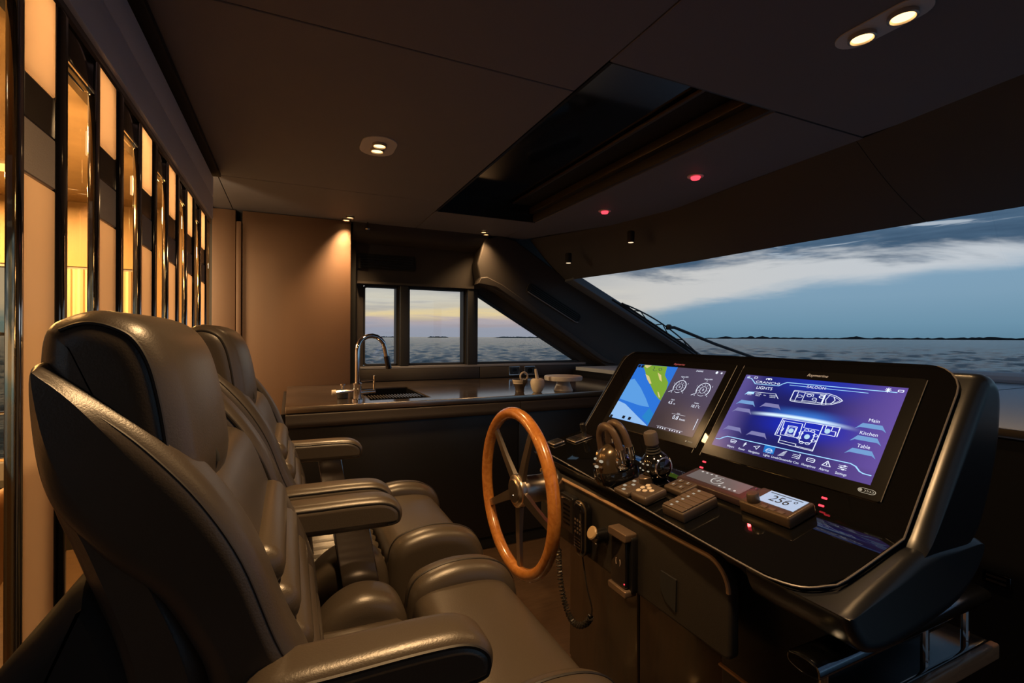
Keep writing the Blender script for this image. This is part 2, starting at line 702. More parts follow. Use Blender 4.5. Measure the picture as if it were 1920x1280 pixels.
window(1, rrect(0.512, 0.782, 1.02, 1.655, (0.035, 0.004, 0.004, 0.035)))
window(2, rrect(0.859, 1.345, 1.02, 1.655, 0.004))
window(3, [(1.443, 1.02), (2.48, 1.02), (2.502, 1.026), (1.46, 1.632), (1.443, 1.633)])
struct(obj('trim_1', box(0.46, 1.443, 3.79, 3.86, 1.655, 1.672), trim_m))
struct(obj('trim_2', prism([(0.47, 1.0), (2.52, 1.0), (2.52, 1.018), (0.47, 1.018)], 3.80, 3.86, 0.004, 2), sill_m))
for k, (x0, x1) in enumerate(((0.782, 0.859), (1.345, 1.443))):
    struct(obj('trim_%d' % (3 + k), rbox(x0 + 0.004, x1 - 0.004, 3.80, 3.86, 1.018, 1.655, 0.006), frame_m))
# upstand under the windows, in two lengths with an open joint
up = struct(obj('trim_5', box(0.46, 2.62, 3.84, 3.85, 0.90, 1.0), black_m))
for x0, x1 in ((0.46, 1.455), (1.459, 2.62)):
    obj('panel', rbox(x0, x1, 3.80, 3.845, 0.905, 0.999, 0.003, 2), trim_m, up)
struct(obj('trim_6', prism(catmull([(3.72, 2.10), (3.735, 2.03), (3.78, 1.99), (3.86, 1.975), (3.86, 2.12), (3.72, 2.12)], 3), 0.42, 1.50, axis='X'), trim_m))

# ---- sloping pillar between port glazing and windscreen
pil = [(1.46, 2.06), (1.60, 2.11), (1.75, 2.08), (2.266, 1.775), (3.0, 1.42), (3.67, 1.096), (3.95, 0.96), (2.72, 0.96), (2.62, 1.03), (1.62, 1.62), (1.43, 1.70), (1.40, 1.86)]
pw = struct(obj('wall_pillar', prism(pil, 3.72, 3.86, 0.012, 3), trim_m))
lower = [(1.40, 1.69), (1.56, 1.665), (2.62, 1.04), (2.70, 1.01), (2.80, 1.00), (2.66, 1.07), (1.62, 1.69), (1.48, 1.75), (1.42, 1.74)]
obj('reveal_panel', prism(lower, 3.69, 3.80, 0.010, 3), trim_m, pw)
# windscreen side frame
fr = []
struct(obj('trim_7', prism([(2.25, 1.80), (2.31, 1.79), (3.70, 1.115), (3.95, 0.99), (3.93, 0.96), (3.64, 1.078), (2.24, 1.752)], 3.585, 3.73, 0.006, 2), M('slate_frame', (0.13, 0.15, 0.19), 0.4)))

# ---- headliner in panels with shadow gaps
ceil = struct(obj('ceiling', box(-0.40, 2.62, YS, 3.95, ZC + 0.16, ZC + 0.20), matte_m, smooth=0))
G = 0.0025
PAN = [(-0.352, 0.89, YS, 1.418), (-0.352, 0.89, 1.418, 2.95), (-0.352, 0.89, 2.95, 3.86),
       (0.89, 2.19, YS, 1.222), (0.89, 1.66, 3.17, 3.86)]
for x0, x1, y0, y1 in PAN:
    obj('ceiling_panel', rbox(x0 + G, x1 - G, y0 + G, y1 - G, ZC, ZC + 0.03, 0.002, 1), head_m, ceil)
fwd = [(1.652, 1.227), (2.208, 1.227), (2.245, 1.85), (2.30, 2.44), (2.20, 3.0), (1.95, 3.5), (1.80, 3.86), (1.665, 3.86), (1.652, 3.17)]
obj('ceiling_panel', prism(fwd, ZC, ZC + 0.03, axis='Z'), head_m, ceil, smooth=0)
obj('backing_panel', box(-0.352, 0.908, YS, 3.86, ZC + 0.029, ZC + 0.05), matte_m, ceil)
obj('backing_panel', box(0.90, 2.25, YS, 1.222, ZC + 0.029, ZC + 0.05), matte_m, ceil)
obj('ceiling_panel', box(-0.46, -0.354, 2.9, 3.86, ZC, ZC + 0.03), head_m, ceil)

# ---- brow: two lining panels falling from the headliner to the windscreen head
HEADER = [(-0.35, 2.36), (0.3, 2.50), (0.85, 2.558), (1.146, 2.52), (1.67, 2.47), (2.42, 2.44), (3.0, 2.37), (3.597, 2.255)]
BROW = [(-0.35, 2.16), (0.3, 2.13), (0.70, 2.13), (1.26, 2.21), (1.85, 2.25), (2.44, 2.30), (3.0, 2.20), (3.70, 1.90)]


def curve_at(tab, y):
    for (a, p), (b, q) in zip(tab, tab[1:]):
        if a <= y <= b:
            t = (y - a) / (b - a)
            return p + (q - p) * t
    return tab[0][1] if y < tab[0][0] else tab[-1][1]


brow = struct(obj('wall_brow', box(2.56, 2.60, YS, 0.2, 1.80, 2.2), matte_m))
for ya, yb in ((YS, 1.20), (1.20, 3.74)):
    V, F = [], []
    nu, nv = 24, 8
    for th in (0.0, 0.02):
        for i in range(nu + 1):
            y = ya + (yb - ya) * i / nu
            for k in range(nv + 1):
                t = k / nv
                yy = y + (0.055 * (1 - t) - 0.055 * t) * (1 if abs(y - 1.20) < 1e-6 else max(0, 1 - abs(y - 1.2) / 0.4))
                yy += (-0.0015 if yb == 1.20 else 0.0015)
                x = curve_at(BROW, yy) * (1 - t) + curve_at(HEADER, yy) * t
                z = ZC * (1 - t) + 1.76 * t + 0.02 * math.sin(PI * t) * -1
                V.append((x + th, yy, z + th))
    m = (nu + 1) * (nv + 1)
    for i in range(nu):
        for k in range(nv):
            a = i * (nv + 1) + k
            F.append((a, a + 1, a + nv + 2, a + nv + 1))
            F.append((m + a, m + a + nv + 1, m + a + nv + 2, m + a + 1))
    for k in range(nv):
        for base in (0, nu * (nv + 1)):
            F.append((base + k, base + k + 1, m + base + k + 1, m + base + k))
    for i in range(nu):
        a = i * (nv + 1) + nv
        F.append((a, a + nv + 1, m + a + nv + 1, m + a))
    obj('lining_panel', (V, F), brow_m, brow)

# ---- windscreen
V, F = [], []
nu, nv = 30, 6
for i in range(nu + 1):
    y = -0.30 + (3.60 + 0.30) * i / nu
    for k in range(nv + 1):
        t = k / nv
        V.append((curve_at(HEADER, y) + 0.01 + 1.55 * t + 0.10 * math.sin(PI * t) * 0, y, 1.765 - 0.80 * t))
for i in range(nu):
    for k in range(nv):
        a = i * (nv + 1) + k
        F.append((a, a + 1, a + nv + 2, a + nv + 1))
struct(obj('window_4', (V, F), clear))

# ---- starboard side: low bulwark, header and a long side window beside the photographer
ws = struct(obj('wall_starboard', join(box(-3.2, 0.70, YS - 0.08, YS, 0, 0.80), box(0.70, 2.30, YS - 0.08, YS, 0, 0.10), box(2.30, 4.0, YS - 0.08, YS, 0, 0.80), box(-3.2, 2.7, YS - 0.08, YS, 1.92, 2.3),
                                       box(-3.2, -2.6, YS - 0.08, YS, 0.80, 1.92), box(-0.62, 0.70, YS - 0.08, YS, 0.80, 1.92),
                                       box(2.30, 2.42, YS - 0.08, YS, 0.80, 1.92)), trim_m, smooth=0))
for k, (x0, x1, z0) in enumerate(((-2.6, -0.62, 0.80), (0.70, 2.30, 0.10))):
    w = struct(obj('window_%d' % (5 + k), join(box(x0, x1, YS - 0.07, YS - 0.01, z0, z0 + 0.02), box(x0, x1, YS - 0.07, YS - 0.01, 1.90, 1.92)), frame_m, smooth=0))
    obj('pane', box(x0, x1, YS - 0.045, YS - 0.039, z0 + 0.02, 1.90), clear, w, smooth=0)

# ---- tan leather panel at the end of the galley
pan = struct(obj('wall_galley', box(-0.40, 0.45, 3.80, 3.86, 0.0, ZC), matte_m, smooth=0))
obj('panel', rbox(-0.295, 0.402, 3.70, 3.80, 0.0, ZC - 0.004, 0.004, 2), wallp_m, pan)
obj('panel', rbox(-0.330, -0.300, 3.685, 3.80, 0.0, 2.02, 0.004, 2), wallp_m, pan)
obj('panel', rbox(-0.470, -0.335, 3.70, 3.80, 0.0, ZC - 0.004, 0.004, 2), wallp_m, pan)

# ---- lower dash wall and dash shelf under the windscreen
struct(obj('wall_dash', join(box(1.95, 2.02, YS, 2.50, 0, 0.954), box(2.38, 2.45, 2.50, 3.85, 0, 0.954)), black_m, smooth=0))
dash = tag(obj('dashboard', prism([(1.94, YS), (1.94, 2.50), (2.36, 2.50), (2.36, 3.72), (3.74, 3.72), (3.90, 2.4), (4.0, 0.8), (3.86, YS)], 0.955, 0.985, axis='Z'), dash_m, smooth=0),
           'broad grey leather dashboard shelf running under the raked windscreen', 'dashboard')
obj('edge_strip', box(1.930, 1.942, YS, 2.50, 0.962, 0.984), steel_m, dash)
obj('seam', box(1.96, 3.85, 1.20, 1.204, 0.984, 0.9865), matte_m, dash)
lip = tag(obj('windscreen_lip', tube([(curve_at(HEADER, y) + 1.33, y, 1.0225) for y in [i * 0.2 - 0.2 for i in range(19)]], 0.035, 10), dash_m),
          'rounded grey padded roll at the foot of the windscreen', 'dash roll')
e = thing('step_light', 'small flat metal step light low on the black dash wall', 'light', (1.95, 0.70, 0.50))
obj('plate', prism(rrect(0.670, 0.735, 0.505, 0.540, 0.003), 1.940, 1.951, 0.001, 1, 'X'), dchrome_m, e)
for z in (0.515, 0.530):
    obj('slot', box(1.938, 1.942, 0.680, 0.725, z - 0.003, z + 0.003), steel_m, e)

# ================================================================== OUTSIDE
sea_m = bpy.data.materials.new('evening_sea')
sea_m.use_nodes = True
n = N(sea_m.node_tree)
b = sea_m.node_tree.nodes['Principled BSDF']
b.inputs['Base Color'].default_value = (0.040, 0.066, 0.080, 1)
b.inputs['Roughness'].default_value = 0.16
b.inputs['IOR'].default_value = 1.33
tc = n.new('ShaderNodeTexCoord').outputs['Object']
h1 = n.noise(tc, 1.1, 4, 0.62, 0.6)
h2 = n.noise(n.scale_vec(tc, (1.0, 1.0, 1), (5, 9, 0)), 3.7, 3, 0.6, 0.4)
hh = n.m('ADD', n.m('MULTIPLY', h1, 1.0), n.m('MULTIPLY', h2, 0.28))
bn = n.new('ShaderNodeBump')
bn.inputs['Strength'].default_value = 1.0
bn.inputs['Distance'].default_value = 0.25
n.put(bn.inputs['Height'], hh)
sea_m.node_tree.links.new(bn.outputs[0], b.inputs['Normal'])
import numpy as np
rs = np.random.RandomState(4)
az_ = np.radians(np.arange(-36.0, 84.0, 0.11))
dd = [14.0]
while dd[-1] < 2600:
    dd.append(dd[-1] * 1.0165)
dd = np.array(dd)
DD, AZ = np.meshgrid(dd, az_, indexing='ij')
SX_, SY_ = DD * np.sin(AZ), DD * np.cos(AZ)
ZZ = np.zeros_like(DD)
for _ in range(46):
    lam = 1.3 * (7.0 ** rs.rand())
    th_ = math.radians(35) + rs.randn() * 0.6
    k_ = 2 * PI / lam
    amp = 0.0082 * lam ** 0.75
    ph_ = rs.rand() * 6.283
    fade = np.clip(1.6 - DD * 0.0165 / lam * 1.2, 0, 1)
    ZZ += fade * amp * np.sin(k_ * (SX_ * math.cos(th_) + SY_ * math.sin(th_)) + ph_)
ZZ = ZZ + 0.35 * np.maximum(ZZ, 0) ** 2 - 2.6
nr, na = DD.shape
SV = np.stack([SX_, SY_, ZZ], -1).reshape(-1, 3)
ii = np.arange((nr - 1) * (na - 1))
r0 = ii // (na - 1) * na + ii % (na - 1)
SF = np.stack([r0, r0 + na, r0 + na + 1, r0 + 1], -1)
sv0 = len(SV)
far = np.array([(-26000, -26000, -3.1), (26000, -26000, -3.1), (26000, 26000, -3.1), (-26000, 26000, -3.1)], float)
sme = bpy.data.meshes.new('sea')
sme.vertices.add(sv0 + 4)
sme.vertices.foreach_set('co', np.concatenate([SV, far]).ravel())
nf = len(SF) + 1
sme.loops.add(nf * 4)
sme.loops.foreach_set('vertex_index', np.concatenate([SF, [[sv0, sv0 + 1, sv0 + 2, sv0 + 3]]]).ravel().astype(np.int32))
sme.polygons.add(nf)
sme.polygons.foreach_set('loop_start', (np.arange(nf) * 4).astype(np.int32))
sme.polygons.foreach_set('use_smooth', [True] * nf)
sme.materials.append(sea_m)
sme.update()
sme.validate()
sea = bpy.data.objects.new('sea', sme)
COL.objects.link(sea)
sea['kind'] = 'stuff'
tag(sea, 'choppy grey evening sea stretching to the horizon', 'sea')
land_m = M('far_shore', (0.010, 0.014, 0.017), 0.9)


def ridge(name, a0, a1, dist, prof, label, cat, depth=200.0):
    """a low piece of land at bearing a0..a1 degrees (port = 0, bow = 90)"""
    V, F = [], []
    k = len(prof)
    for d in (dist, dist + depth):
        for i, h in enumerate(prof):
            a = math.radians(a0 + (a1 - a0) * i / (k - 1))
            V += [(d * math.sin(a), d * math.cos(a), -2.3), (d * math.sin(a), d * math.cos(a), -2.6 + h)]
    for i in range(k - 1):
        a, b2 = 2 * i, 2 * k + 2 * i
        F += [(a, a + 2, a + 3, a + 1), (b2, b2 + 1, b2 + 3, b2 + 2), (a + 1, a + 3, b2 + 3, b2 + 1)]
    F += [(0, 1, 2 * k + 1, 2 * k), (2 * k - 2, 2 * k - 1, 4 * k - 1, 4 * k - 2)]
    return tag(obj(name, (V, F), land_m, smooth=0), label, cat)


def bumps(nn, lo, hi, clumps=()):
    out = []
    for i in range(nn):
        f = i / (nn - 1)
        h = lo + (hi - lo) * random.random()
        for c, w, hh2 in clumps:
            h += hh2 * max(0, 1 - abs(f - c) / w) * random.uniform(0.7, 1.0)
        out.append(h * min(1, 8 * f, 8 * (1 - f)) + 0.2)
    return out


ridge('shoreline', 44.5, 80, 2600, bumps(150, 5, 9, ((0.12, 0.02, 8), (0.19, 0.012, 10), (0.22, 0.012, 9), (0.45, 0.02, 9), (0.7, 0.05, 4))),
      'long low wooded shoreline on the horizon ahead of the windscreen', 'shore')
ridge('island', 14.8, 17.3, 2600, bumps(30, 4, 8), 'tiny dark island on the horizon in the middle port window', 'island')
ridge('island', 22.5, 33, 2600, bumps(60, 4, 8, ((0.6, 0.1, 5),)), 'flat island on the horizon in the triangular port window', 'island')
ridge('island', 8, 11.5, 2600, bumps(40, 3, 8), 'flat island on the horizon in the narrow port window', 'island')
hillm = [20 + 400 * math.exp(-((i / 40 - 0.30) / 0.24) ** 2) for i in range(41)]
ridge('hill', -32, -18.5, 7000, hillm, 'rounded grey hill beyond the water seen through the saloon window', 'hill', 600)

# foredeck and pulpit rail beyond the windscreen
fd = [(3.9, -0.6), (4.2, 2.2), (3.9, 4.6), (9.0, 3.6), (11.5, 2.2), (9.0, 0.8)]
struct(obj('floor_foredeck', prism(fd, 0.50, 0.60, 0.03, 2, 'Z'), deck_m))
rail = thing('deck_rail', 'thin steel guard rail along the foredeck beyond the windscreen', 'rail', (4.9, 0.4, 0.6))
rp = [(4.6 + i * 0.4, 0.30 + 0.06 * i, 0.965 - 0.005 * i) for i in range(16)]
obj('top_rail', tube(rp, 0.022, 8), chrome_m, rail)
for i in range(1, 16, 3):
    p = rp[i]
    obj('stanchion', tube([(p[0], p[1], 0.60), (p[0], p[1], p[2])], 0.014, 8), chrome_m, rail)
pad = tag(obj('sunpad', rbox(4.5, 7.2, 0.9, 3.5, 0.60, 0.78, 0.05), deck_m), 'pale foredeck sunpad cushion beyond the windscreen', 'cushion')


def wiper(name, tip, heel, pivot, label, blade_n):
    """blade from tip to heel lying on the glass, arm from pivot to the blade middle"""
    tip, heel, pivot = Vector(tip), Vector(heel), Vector(pivot)
    w = thing(name, label, 'wiper', tuple(pivot))
    d = heel - tip
    off = Vector((0.0, -0.02, 0.05))
    obj('rubber_blade', tube([tip, tip + d * 0.5, heel], 0.010, 6), matte_m, w)
    fr2 = [tip + d * t + off * (4 * t * (1 - t)) for t in [i / 10 for i in range(11)]]
    obj('blade_frame', tube(fr2, 0.007, 6), black_m, w)
    for t in (0.22, 0.5, 0.78):
        obj('bracket', tube([tip + d * (t - 0.09), tip + d * t + off * (4 * t * (1 - t)), tip + d * (t + 0.09)], 0.005, 6), black_m, w)
    mid = tip + d * 0.58 + off * 1.1
    obj('arm', tube([mid, mid + (pivot - mid) * 0.06 + Vector((0, 0, 0.02)), mid + (pivot - mid) * 0.5, pivot], 0.014, 8), black_m, w)
    obj('hinge', lathe([(0.02, 0), (0.026, 0.01), (0.026, 0.04), (0.015, 0.05)], tuple(mid - Vector((0, 0, 0.02))), 12), black_m, w)
    return w


wiper('windscreen_wiper', (2.68, 3.47, 1.555), (3.58, 3.47, 1.098), (4.05, 3.15, 1.045),
      'windscreen wiper with the long arm reaching towards the bow', 0)
w2 = thing('windscreen_wiper', 'parked windscreen wiper blade lying along the port windscreen frame', 'wiper', (3.64, 3.53, 1.06))
obj('rubber_blade', tube([(2.62, 3.53, 1.59), (3.1, 3.53, 1.345), (3.60, 3.53, 1.088)], 0.009, 6), matte_m, w2)
obj('blade_frame', tube([(2.62 + 0.98 * t, 3.53, 1.59 - 0.502 * t + 0.13 * t * (1 - t)) for t in [i / 8 for i in range(9)]], 0.006, 6), black_m, w2)


# ================================================================== PARTITION TO THE SALOON
XP = -0.36
fas = struct(obj('trim_8', box(-0.47, -0.395, YS, 2.87, 1.86, ZC + 0.1), matte_m, smooth=0))
obj('fascia_board', rbox(-0.43, XP, YS, 2.87, 1.960, 2.062, 0.003, 2), fascia_m, fas)
obj('fascia_board', rbox(-0.43, XP, YS, 2.87, 1.848, 1.957, 0.003, 2), fascia_m, fas)
obj('soffit_board', rbox(-0.47, -0.33, YS, 2.90, 2.074, 2.096, 0.003, 2), matte_m, fas)
obj('lower_rail', box(-0.46, -0.37, YS, 2.87, 1.822, 1.848), dchrome_m, fas)

ordw = ['first', 'second', 'third', 'fourth', 'fifth', 'sixth', 'seventh']
Y0, PER = 0.655, 0.3175
for k in range(7):
    y = Y0 + PER * k
    lab = ordw[k]
    s = thing('partition_screen', '%s vertical beige screen slat of the saloon partition counted from the starboard side' % lab, 'partition', (-0.38, y + 0.05, 0), 'partition screens behind the seats')
    for name, z0, z1, mt in (('screen_panel', 0.02, 1.497, screen_m), ('leather_band', 1.500, 1.585, band_grey), ('leather_band', 1.585, 1.655, band_dark), ('screen_panel', 1.657, 1.822, screen_m)):  # dark and grey bands stand in for reflections on the slats
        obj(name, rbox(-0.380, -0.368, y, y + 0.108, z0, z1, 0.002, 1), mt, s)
    obj('edge_strip', rbox(-0.384, -0.366, y - 0.016, y - 0.001, 0.02, 1.822, 0.003, 2), chrome_m, s)
    obj('post', rbox(-0.400, -0.362, y + 0.110, y + 0.146, 0.02, 1.822, 0.006, 2), gloss_m, s)
    g = thing('partition_pane', '%s amber glass pane of the saloon partition counted from the starboard side' % lab, 'glass pane', (-0.38, y + 0.22, 0), 'amber panes between the screens')
    obj('pane', box(-0.380, -0.374, y + 0.146, y + 0.300, 0.02, 1.822), amber, g, smooth=0)
    obj('head_frame', rbox(-0.392, -0.372, y + 0.148, y + 0.299, 1.752, 1.820, 0.004, 2), gloss_m, g)
    obj('edge_strip', box(-0.373, -0.370, y + 0.148, y + 0.299, 1.752, 1.757), chrome_m, g)

# ================================================================== SALOON BEHIND THE PARTITION
struct(obj('ceiling_saloon', box(-3.2, -0.47, YS, 3.95, 2.08, 2.16), saloon_ceil, smooth=0))
struct(obj('wall_saloon_port', join(box(-3.2, -0.6, YP, 3.95, 0, 0.50), box(-3.2, -0.6, YP, 3.95, 1.68, 2.10),
                                    box(-3.2, -3.0, YP, 3.95, 0.5, 1.68), box(-0.8, -0.6, YP, 3.95, 0.5, 1.68)), saloon_wall, smooth=0))
struct(obj('wall_saloon_aft', box(-3.25, -3.2, YS, 3.95, 0, 2.16), saloon_wall, smooth=0))
w7 = struct(obj('window_7', join(box(-3.0, -0.8, 3.80, 3.86, 0.40, 0.50), box(-3.0, -0.8, 3.86, 3.93, 1.66, 1.68),
                                 box(-1.36, -1.31, 3.86, 3.93, 0.5, 1.68)), sill_m, smooth=0))
obj('pane', box(-3.0, -0.8, 3.90, 3.906, 0.5, 1.66), clear, w7, smooth=0)
obj('rail_bar', tube([(-3.0, 4.05, 0.765), (-0.8, 4.05, 0.765)], 0.012, 8), chrome_m, w7)
struct(obj('baseboard_saloon', box(-3.0, -0.6, 3.62, 3.80, 0.0, 0.40), black_m, smooth=0))
tag(obj('curtain', join(*[tube([(-1.30 + i * 0.03, 3.83 + 0.012 * (i % 2), 0.5), (-1.30 + i * 0.03, 3.83 + 0.012 * (i % 2), 1.66)], 0.018, 8) for i in range(14)]), beige_m),
    'beige curtain gathered beside the saloon window', 'curtain')
for k, y in enumerate((1.14, 1.66, 2.18, 2.70)):  # the first pendant is out of view, added to light the slats
    p = thing('pendant_lamp', ['small cylindrical pendant lamp hidden behind the nearest screen slat', 'nearest small cylindrical pendant lamp hanging in the saloon', 'middle small cylindrical pendant lamp hanging in the saloon', 'farthest small cylindrical pendant lamp hanging in the saloon'][k],
              'lamp', (-0.63, y, 1.88), 'saloon pendant lamps')
    obj('lamp_shade', lathe([(0.018, 0), (0.030, 0.004), (0.030, 0.085), (0.018, 0.09)], (-0.63, y, 1.885), 16), lamp_dim, p)
    obj('stem', cyl((-0.63, y, 1.97), 0.006, 0.11, 8), chrome_m, p)
    d = bpy.data.lights.new('pendant_glow', 'POINT')
    d.energy = LAMP_W['saloon']
    d.color = (1.0, 0.66, 0.33)
    d.shadow_soft_size = 0.03
    o = bpy.data.objects.new('pendant_glow', d)
    COL.objects.link(o)
    o.parent = p
    o.location = (0, 0, -0.06)
ls = thing('strip_light', 'slim warm strip light let into the saloon ceiling', 'light', (-1.4, 3.2, 2.05))
obj('diffuser', rbox(-2.2, -1.22, 3.14, 3.24, 2.066, 2.082, 0.004), lamp_on, ls)
ld = bpy.data.lights.new('strip_glow', 'AREA')
ld.shape = 'RECTANGLE'
ld.size, ld.size_y = 0.98, 0.1
ld.energy = 115
ld.color = (1.0, 0.68, 0.34)
lo_ = bpy.data.objects.new('strip_glow', ld)
COL.objects.link(lo_)
lo_.parent = ls
lo_.location = (-0.31, 0, 0.0)
# armchair whose shell shows low on the left
ch = thing('armchair', 'tan leather armchair with piped rounded shell in the saloon', 'armchair', (-0.95, 1.75, 0))
sh = catmull([(-1.05, 0.0), (-0.98, 0.35), (-0.86, 0.62), (-0.74, 0.80), (-0.69, 0.84), (-0.67, 0.80), (-0.72, 0.66), (-0.84, 0.40), (-0.90, 0.0)], 5)
obj('shell', prism(sh, 1.35, 2.05, 0.03, 3), M('tan_leather', (0.30, 0.17, 0.085), 0.45, bump=(400, 0.3)), ch)
obj('piping', tube([(p[0], 1.352, p[1]) for p in sh], 0.008, 6, True), M('tan_leather'), ch)
obj('seat', rbox(-1.60, -0.95, 1.40, 2.0, 0.12, 0.42, 0.05), M('tan_leather'), ch)
hd = thing('cabinet_handle', 'slim upright chrome handle on the low saloon cabinet', 'handle', (-1.45, 3.60, 0.1))
obj('grip', tube([(-1.47, 3.585, 0.12), (-1.47, 3.585, 0.36)], 0.008, 8), chrome_m, hd)
obj('hook', tube([(-1.49, 3.60, 0.37), (-1.47, 3.58, 0.36), (-1.45, 3.60, 0.37)], 0.010, 8), chrome_m, hd)

# ================================================================== GALLEY
wt = thing('galley_worktop', 'dark polished stone galley worktop below the port windows', 'worktop', (1.1, 3.2, 0.86))
SX0, SX1, SY0, SY1 = 0.40, 0.745, 2.72, 3.36
obj('slab', join(box(-0.02, 1.452, 2.60, SY0, 0.868, 0.90), box(-0.02, SX0, SY0, SY1, 0.868, 0.90), box(SX1, 1.452, SY0, SY1, 0.868, 0.90), box(-0.02, 1.452, SY1, 3.695, 0.868, 0.90), box(0.405, 1.452, 3.695, 3.80, 0.868, 0.90)), stone_m, wt, smooth=0)
obj('slab', box(1.455, 2.32, 2.60, 3.80, 0.868, 0.90), stone_m, wt, smooth=0)
obj('edge_strip', rbox(-0.02, 2.32, 2.585, 2.602, 0.872, 0.903, 0.003, 2), steel_m, wt)
gc = thing('galley_cabinet', 'low dark galley cabinet front facing the helm seats', 'cabinet', (1.1, 2.65, 0))
for x0, x1 in ((-0.02, 1.250), (1.254, 2.32)):
    obj('top_rail', prism(catmull([(2.59, 0.80), (2.585, 0.84), (2.592, 0.868), (2.66, 0.868), (2.66, 0.80)], 3), x0, x1, axis='X'), trim_m, gc)
    obj('front_panel', rbox(x0, x1, 2.612, 2.64, 0.08, 0.797, 0.004, 2), black_m, gc)
obj('carcass', box(-0.02, 2.32, 2.64, 3.68, 0.0, 0.60), matte_m, gc, smooth=0)
obj('side_panel', box(-0.04, -0.02, 2.60, 3.68, 0.0, 0.868), black_m, gc, smooth=0)
sk = thing('sink', 'black rectangular sink let into the galley worktop', 'sink', (0.57, 3.0, 0.70))
obj('basin', join(box(SX0, SX1, SY0, SY1, 0.70, 0.71), box(SX0, SX0 + 0.008, SY0, SY1, 0.71, 0.894), box(SX1 - 0.008, SX1, SY0, SY1, 0.71, 0.894), box(SX0, SX1, SY0, SY0 + 0.008, 0.71, 0.894), box(SX0, SX1, SY1 - 0.008, SY1, 0.71, 0.894)), gloss_m, sk, smooth=0)
for i in range(18):
    x = SX0 + 0.020 + i * 0.018
    obj('drainer_bar', tube([(x, SY0 + 0.18, 0.885), (x, SY0 + 0.34, 0.885)], 0.0035, 6), steel_m, sk)
fa = thing('kitchen_faucet', 'tall chrome gooseneck faucet arching over the sink', 'faucet', (0.335, 2.74, 0.90))
fx, fy = 0.335, 2.74
obj('base', lathe([(0.03, 0), (0.03, 0.008), (0.022, 0.012), (0.022, 0.085), (0.024, 0.088), (0.024, 0.094), (0.012, 0.1)], (fx, fy, 0.90), 20), chrome_m, fa)
pts = [(fx, fy, 0.99), (fx, fy, 1.08), (fx, fy, 1.17)]
for i in range(1, 10):
    a = PI - PI * 0.94 * i / 9
    pts.append((fx + 0.078 + 0.078 * math.cos(a), fy + 0.05 * i / 9, 1.175 + 0.080 * math.sin(a)))
pts += [(fx + 0.168, fy + 0.055, 1.13), (fx + 0.176, fy + 0.06, 1.09)]
obj('spout', tube(pts, 0.0135, 12), chrome_m, fa)
obj('spray_head', tube([(fx + 0.166, fy + 0.055, 1.14), (fx + 0.180, fy + 0.06, 1.068)], 0.0165, 12), dchrome_m, fa)
lev = obj('mixer_body', tube([(fx + 0.015, fy, 0.945), (fx + 0.095, fy, 0.947)], 0.012, 12), chrome_m, fa)
obj('lever', tube([(fx + 0.088, fy, 0.950), (fx + 0.090, fy, 1.035)], 0.005, 8), chrome_m, lev)
obj('crossbar', tube([(fx + 0.02, fy, 1.006), (fx + 0.088, fy, 1.010)], 0.005, 8), chrome_m, lev)
obj('side_arm', tube([(fx - 0.015, fy, 0.955), (fx - 0.11, fy - 0.005, 0.951)], 0.0085, 10), chrome_m, fa)
obj('end_cap', tube([(fx - 0.11, fy - 0.005, 0.951), (fx - 0.132, fy - 0.005, 0.950)], 0.014, 12), cream_m, fa)
sp = thing('soap_dispenser', 'short black soap dispenser behind the faucet against the tan panel', 'dispenser', (0.27, 2.86, 0.90))
obj('bottle', lathe([(0.026, 0), (0.03, 0.005), (0.03, 0.045), (0.012, 0.055)], (0.27, 2.86, 0.90), 16), black_m, sp)
obj('pump', lathe([(0.006, 0), (0.006, 0.02), (0.014, 0.022), (0.014, 0.03)], (0.27, 2.86, 0.953), 12), chrome_m, sp)

m1 = thing('mortar_bowl', 'dark and cream footed mortar bowl on the worktop', 'bowl', (1.355, 2.81, 0.90))
obj('bowl', lathe([(0.030, 0), (0.028, 0.012), (0.034, 0.03), (0.050, 0.062), (0.052, 0.078), (0.046, 0.078), (0.040, 0.045), (0.0, 0.03)], (1.355, 2.81, 0.90), 28), mocha_m, m1)
obj('glazed_patch', [( [(1.355 + (0.0535 if z > .06 else .0465) * math.cos(a), 2.81 + (0.0535 if z > .06 else .0465) * math.sin(a), 0.90 + z) for z in (0.050, 0.077) for a in [math.radians(180 + 8 * i) for i in range(12)]]), [(i, i + 1, 13 + i, 12 + i) for i in range(11)]], cream_m, m1)
obj('ring_handle', tube([(1.385 + 0.026 * math.cos(a), 2.81, 0.995 + 0.026 * math.sin(a)) for a in [2 * PI * i / 20 for i in range(20)]], 0.006, 8, True), cream_m, m1)
m2 = thing('mortar_and_pestle', 'cream stone mortar with its pestle standing upright', 'mortar', (1.432, 2.71, 0.90))
obj('mortar', lathe([(0.024, 0), (0.030, 0.006), (0.042, 0.035), (0.046, 0.062), (0.042, 0.080), (0.030, 0.088), (0.024, 0.082), (0.0, 0.05)], (1.432, 2.71, 0.90), 28), cream_m, m2)
obj('pestle', tube([(1.436, 2.71, 0.955), (1.428, 2.71, 1.0), (1.421, 2.71, 1.035), (1.418, 2.71, 1.048)], [0.012, 0.011, 0.009, 0.007], 12), cream_m, m2)
cs = thing('cake_stand', 'round white marble cake stand on a flared foot', 'cake stand', (1.635, 2.73, 0.90))
obj('foot', lathe([(0.062, 0), (0.063, 0.004), (0.046, 0.045), (0.040, 0.070)], (1.635, 2.73, 0.90), 32), marble_w, cs)
obj('plate', lathe([(0.10, 0.068), (0.122, 0.070), (0.125, 0.076), (0.125, 0.094), (0.121, 0.098), (0.0, 0.098)], (1.635, 2.73, 0.90), 40), marble_w, cs)
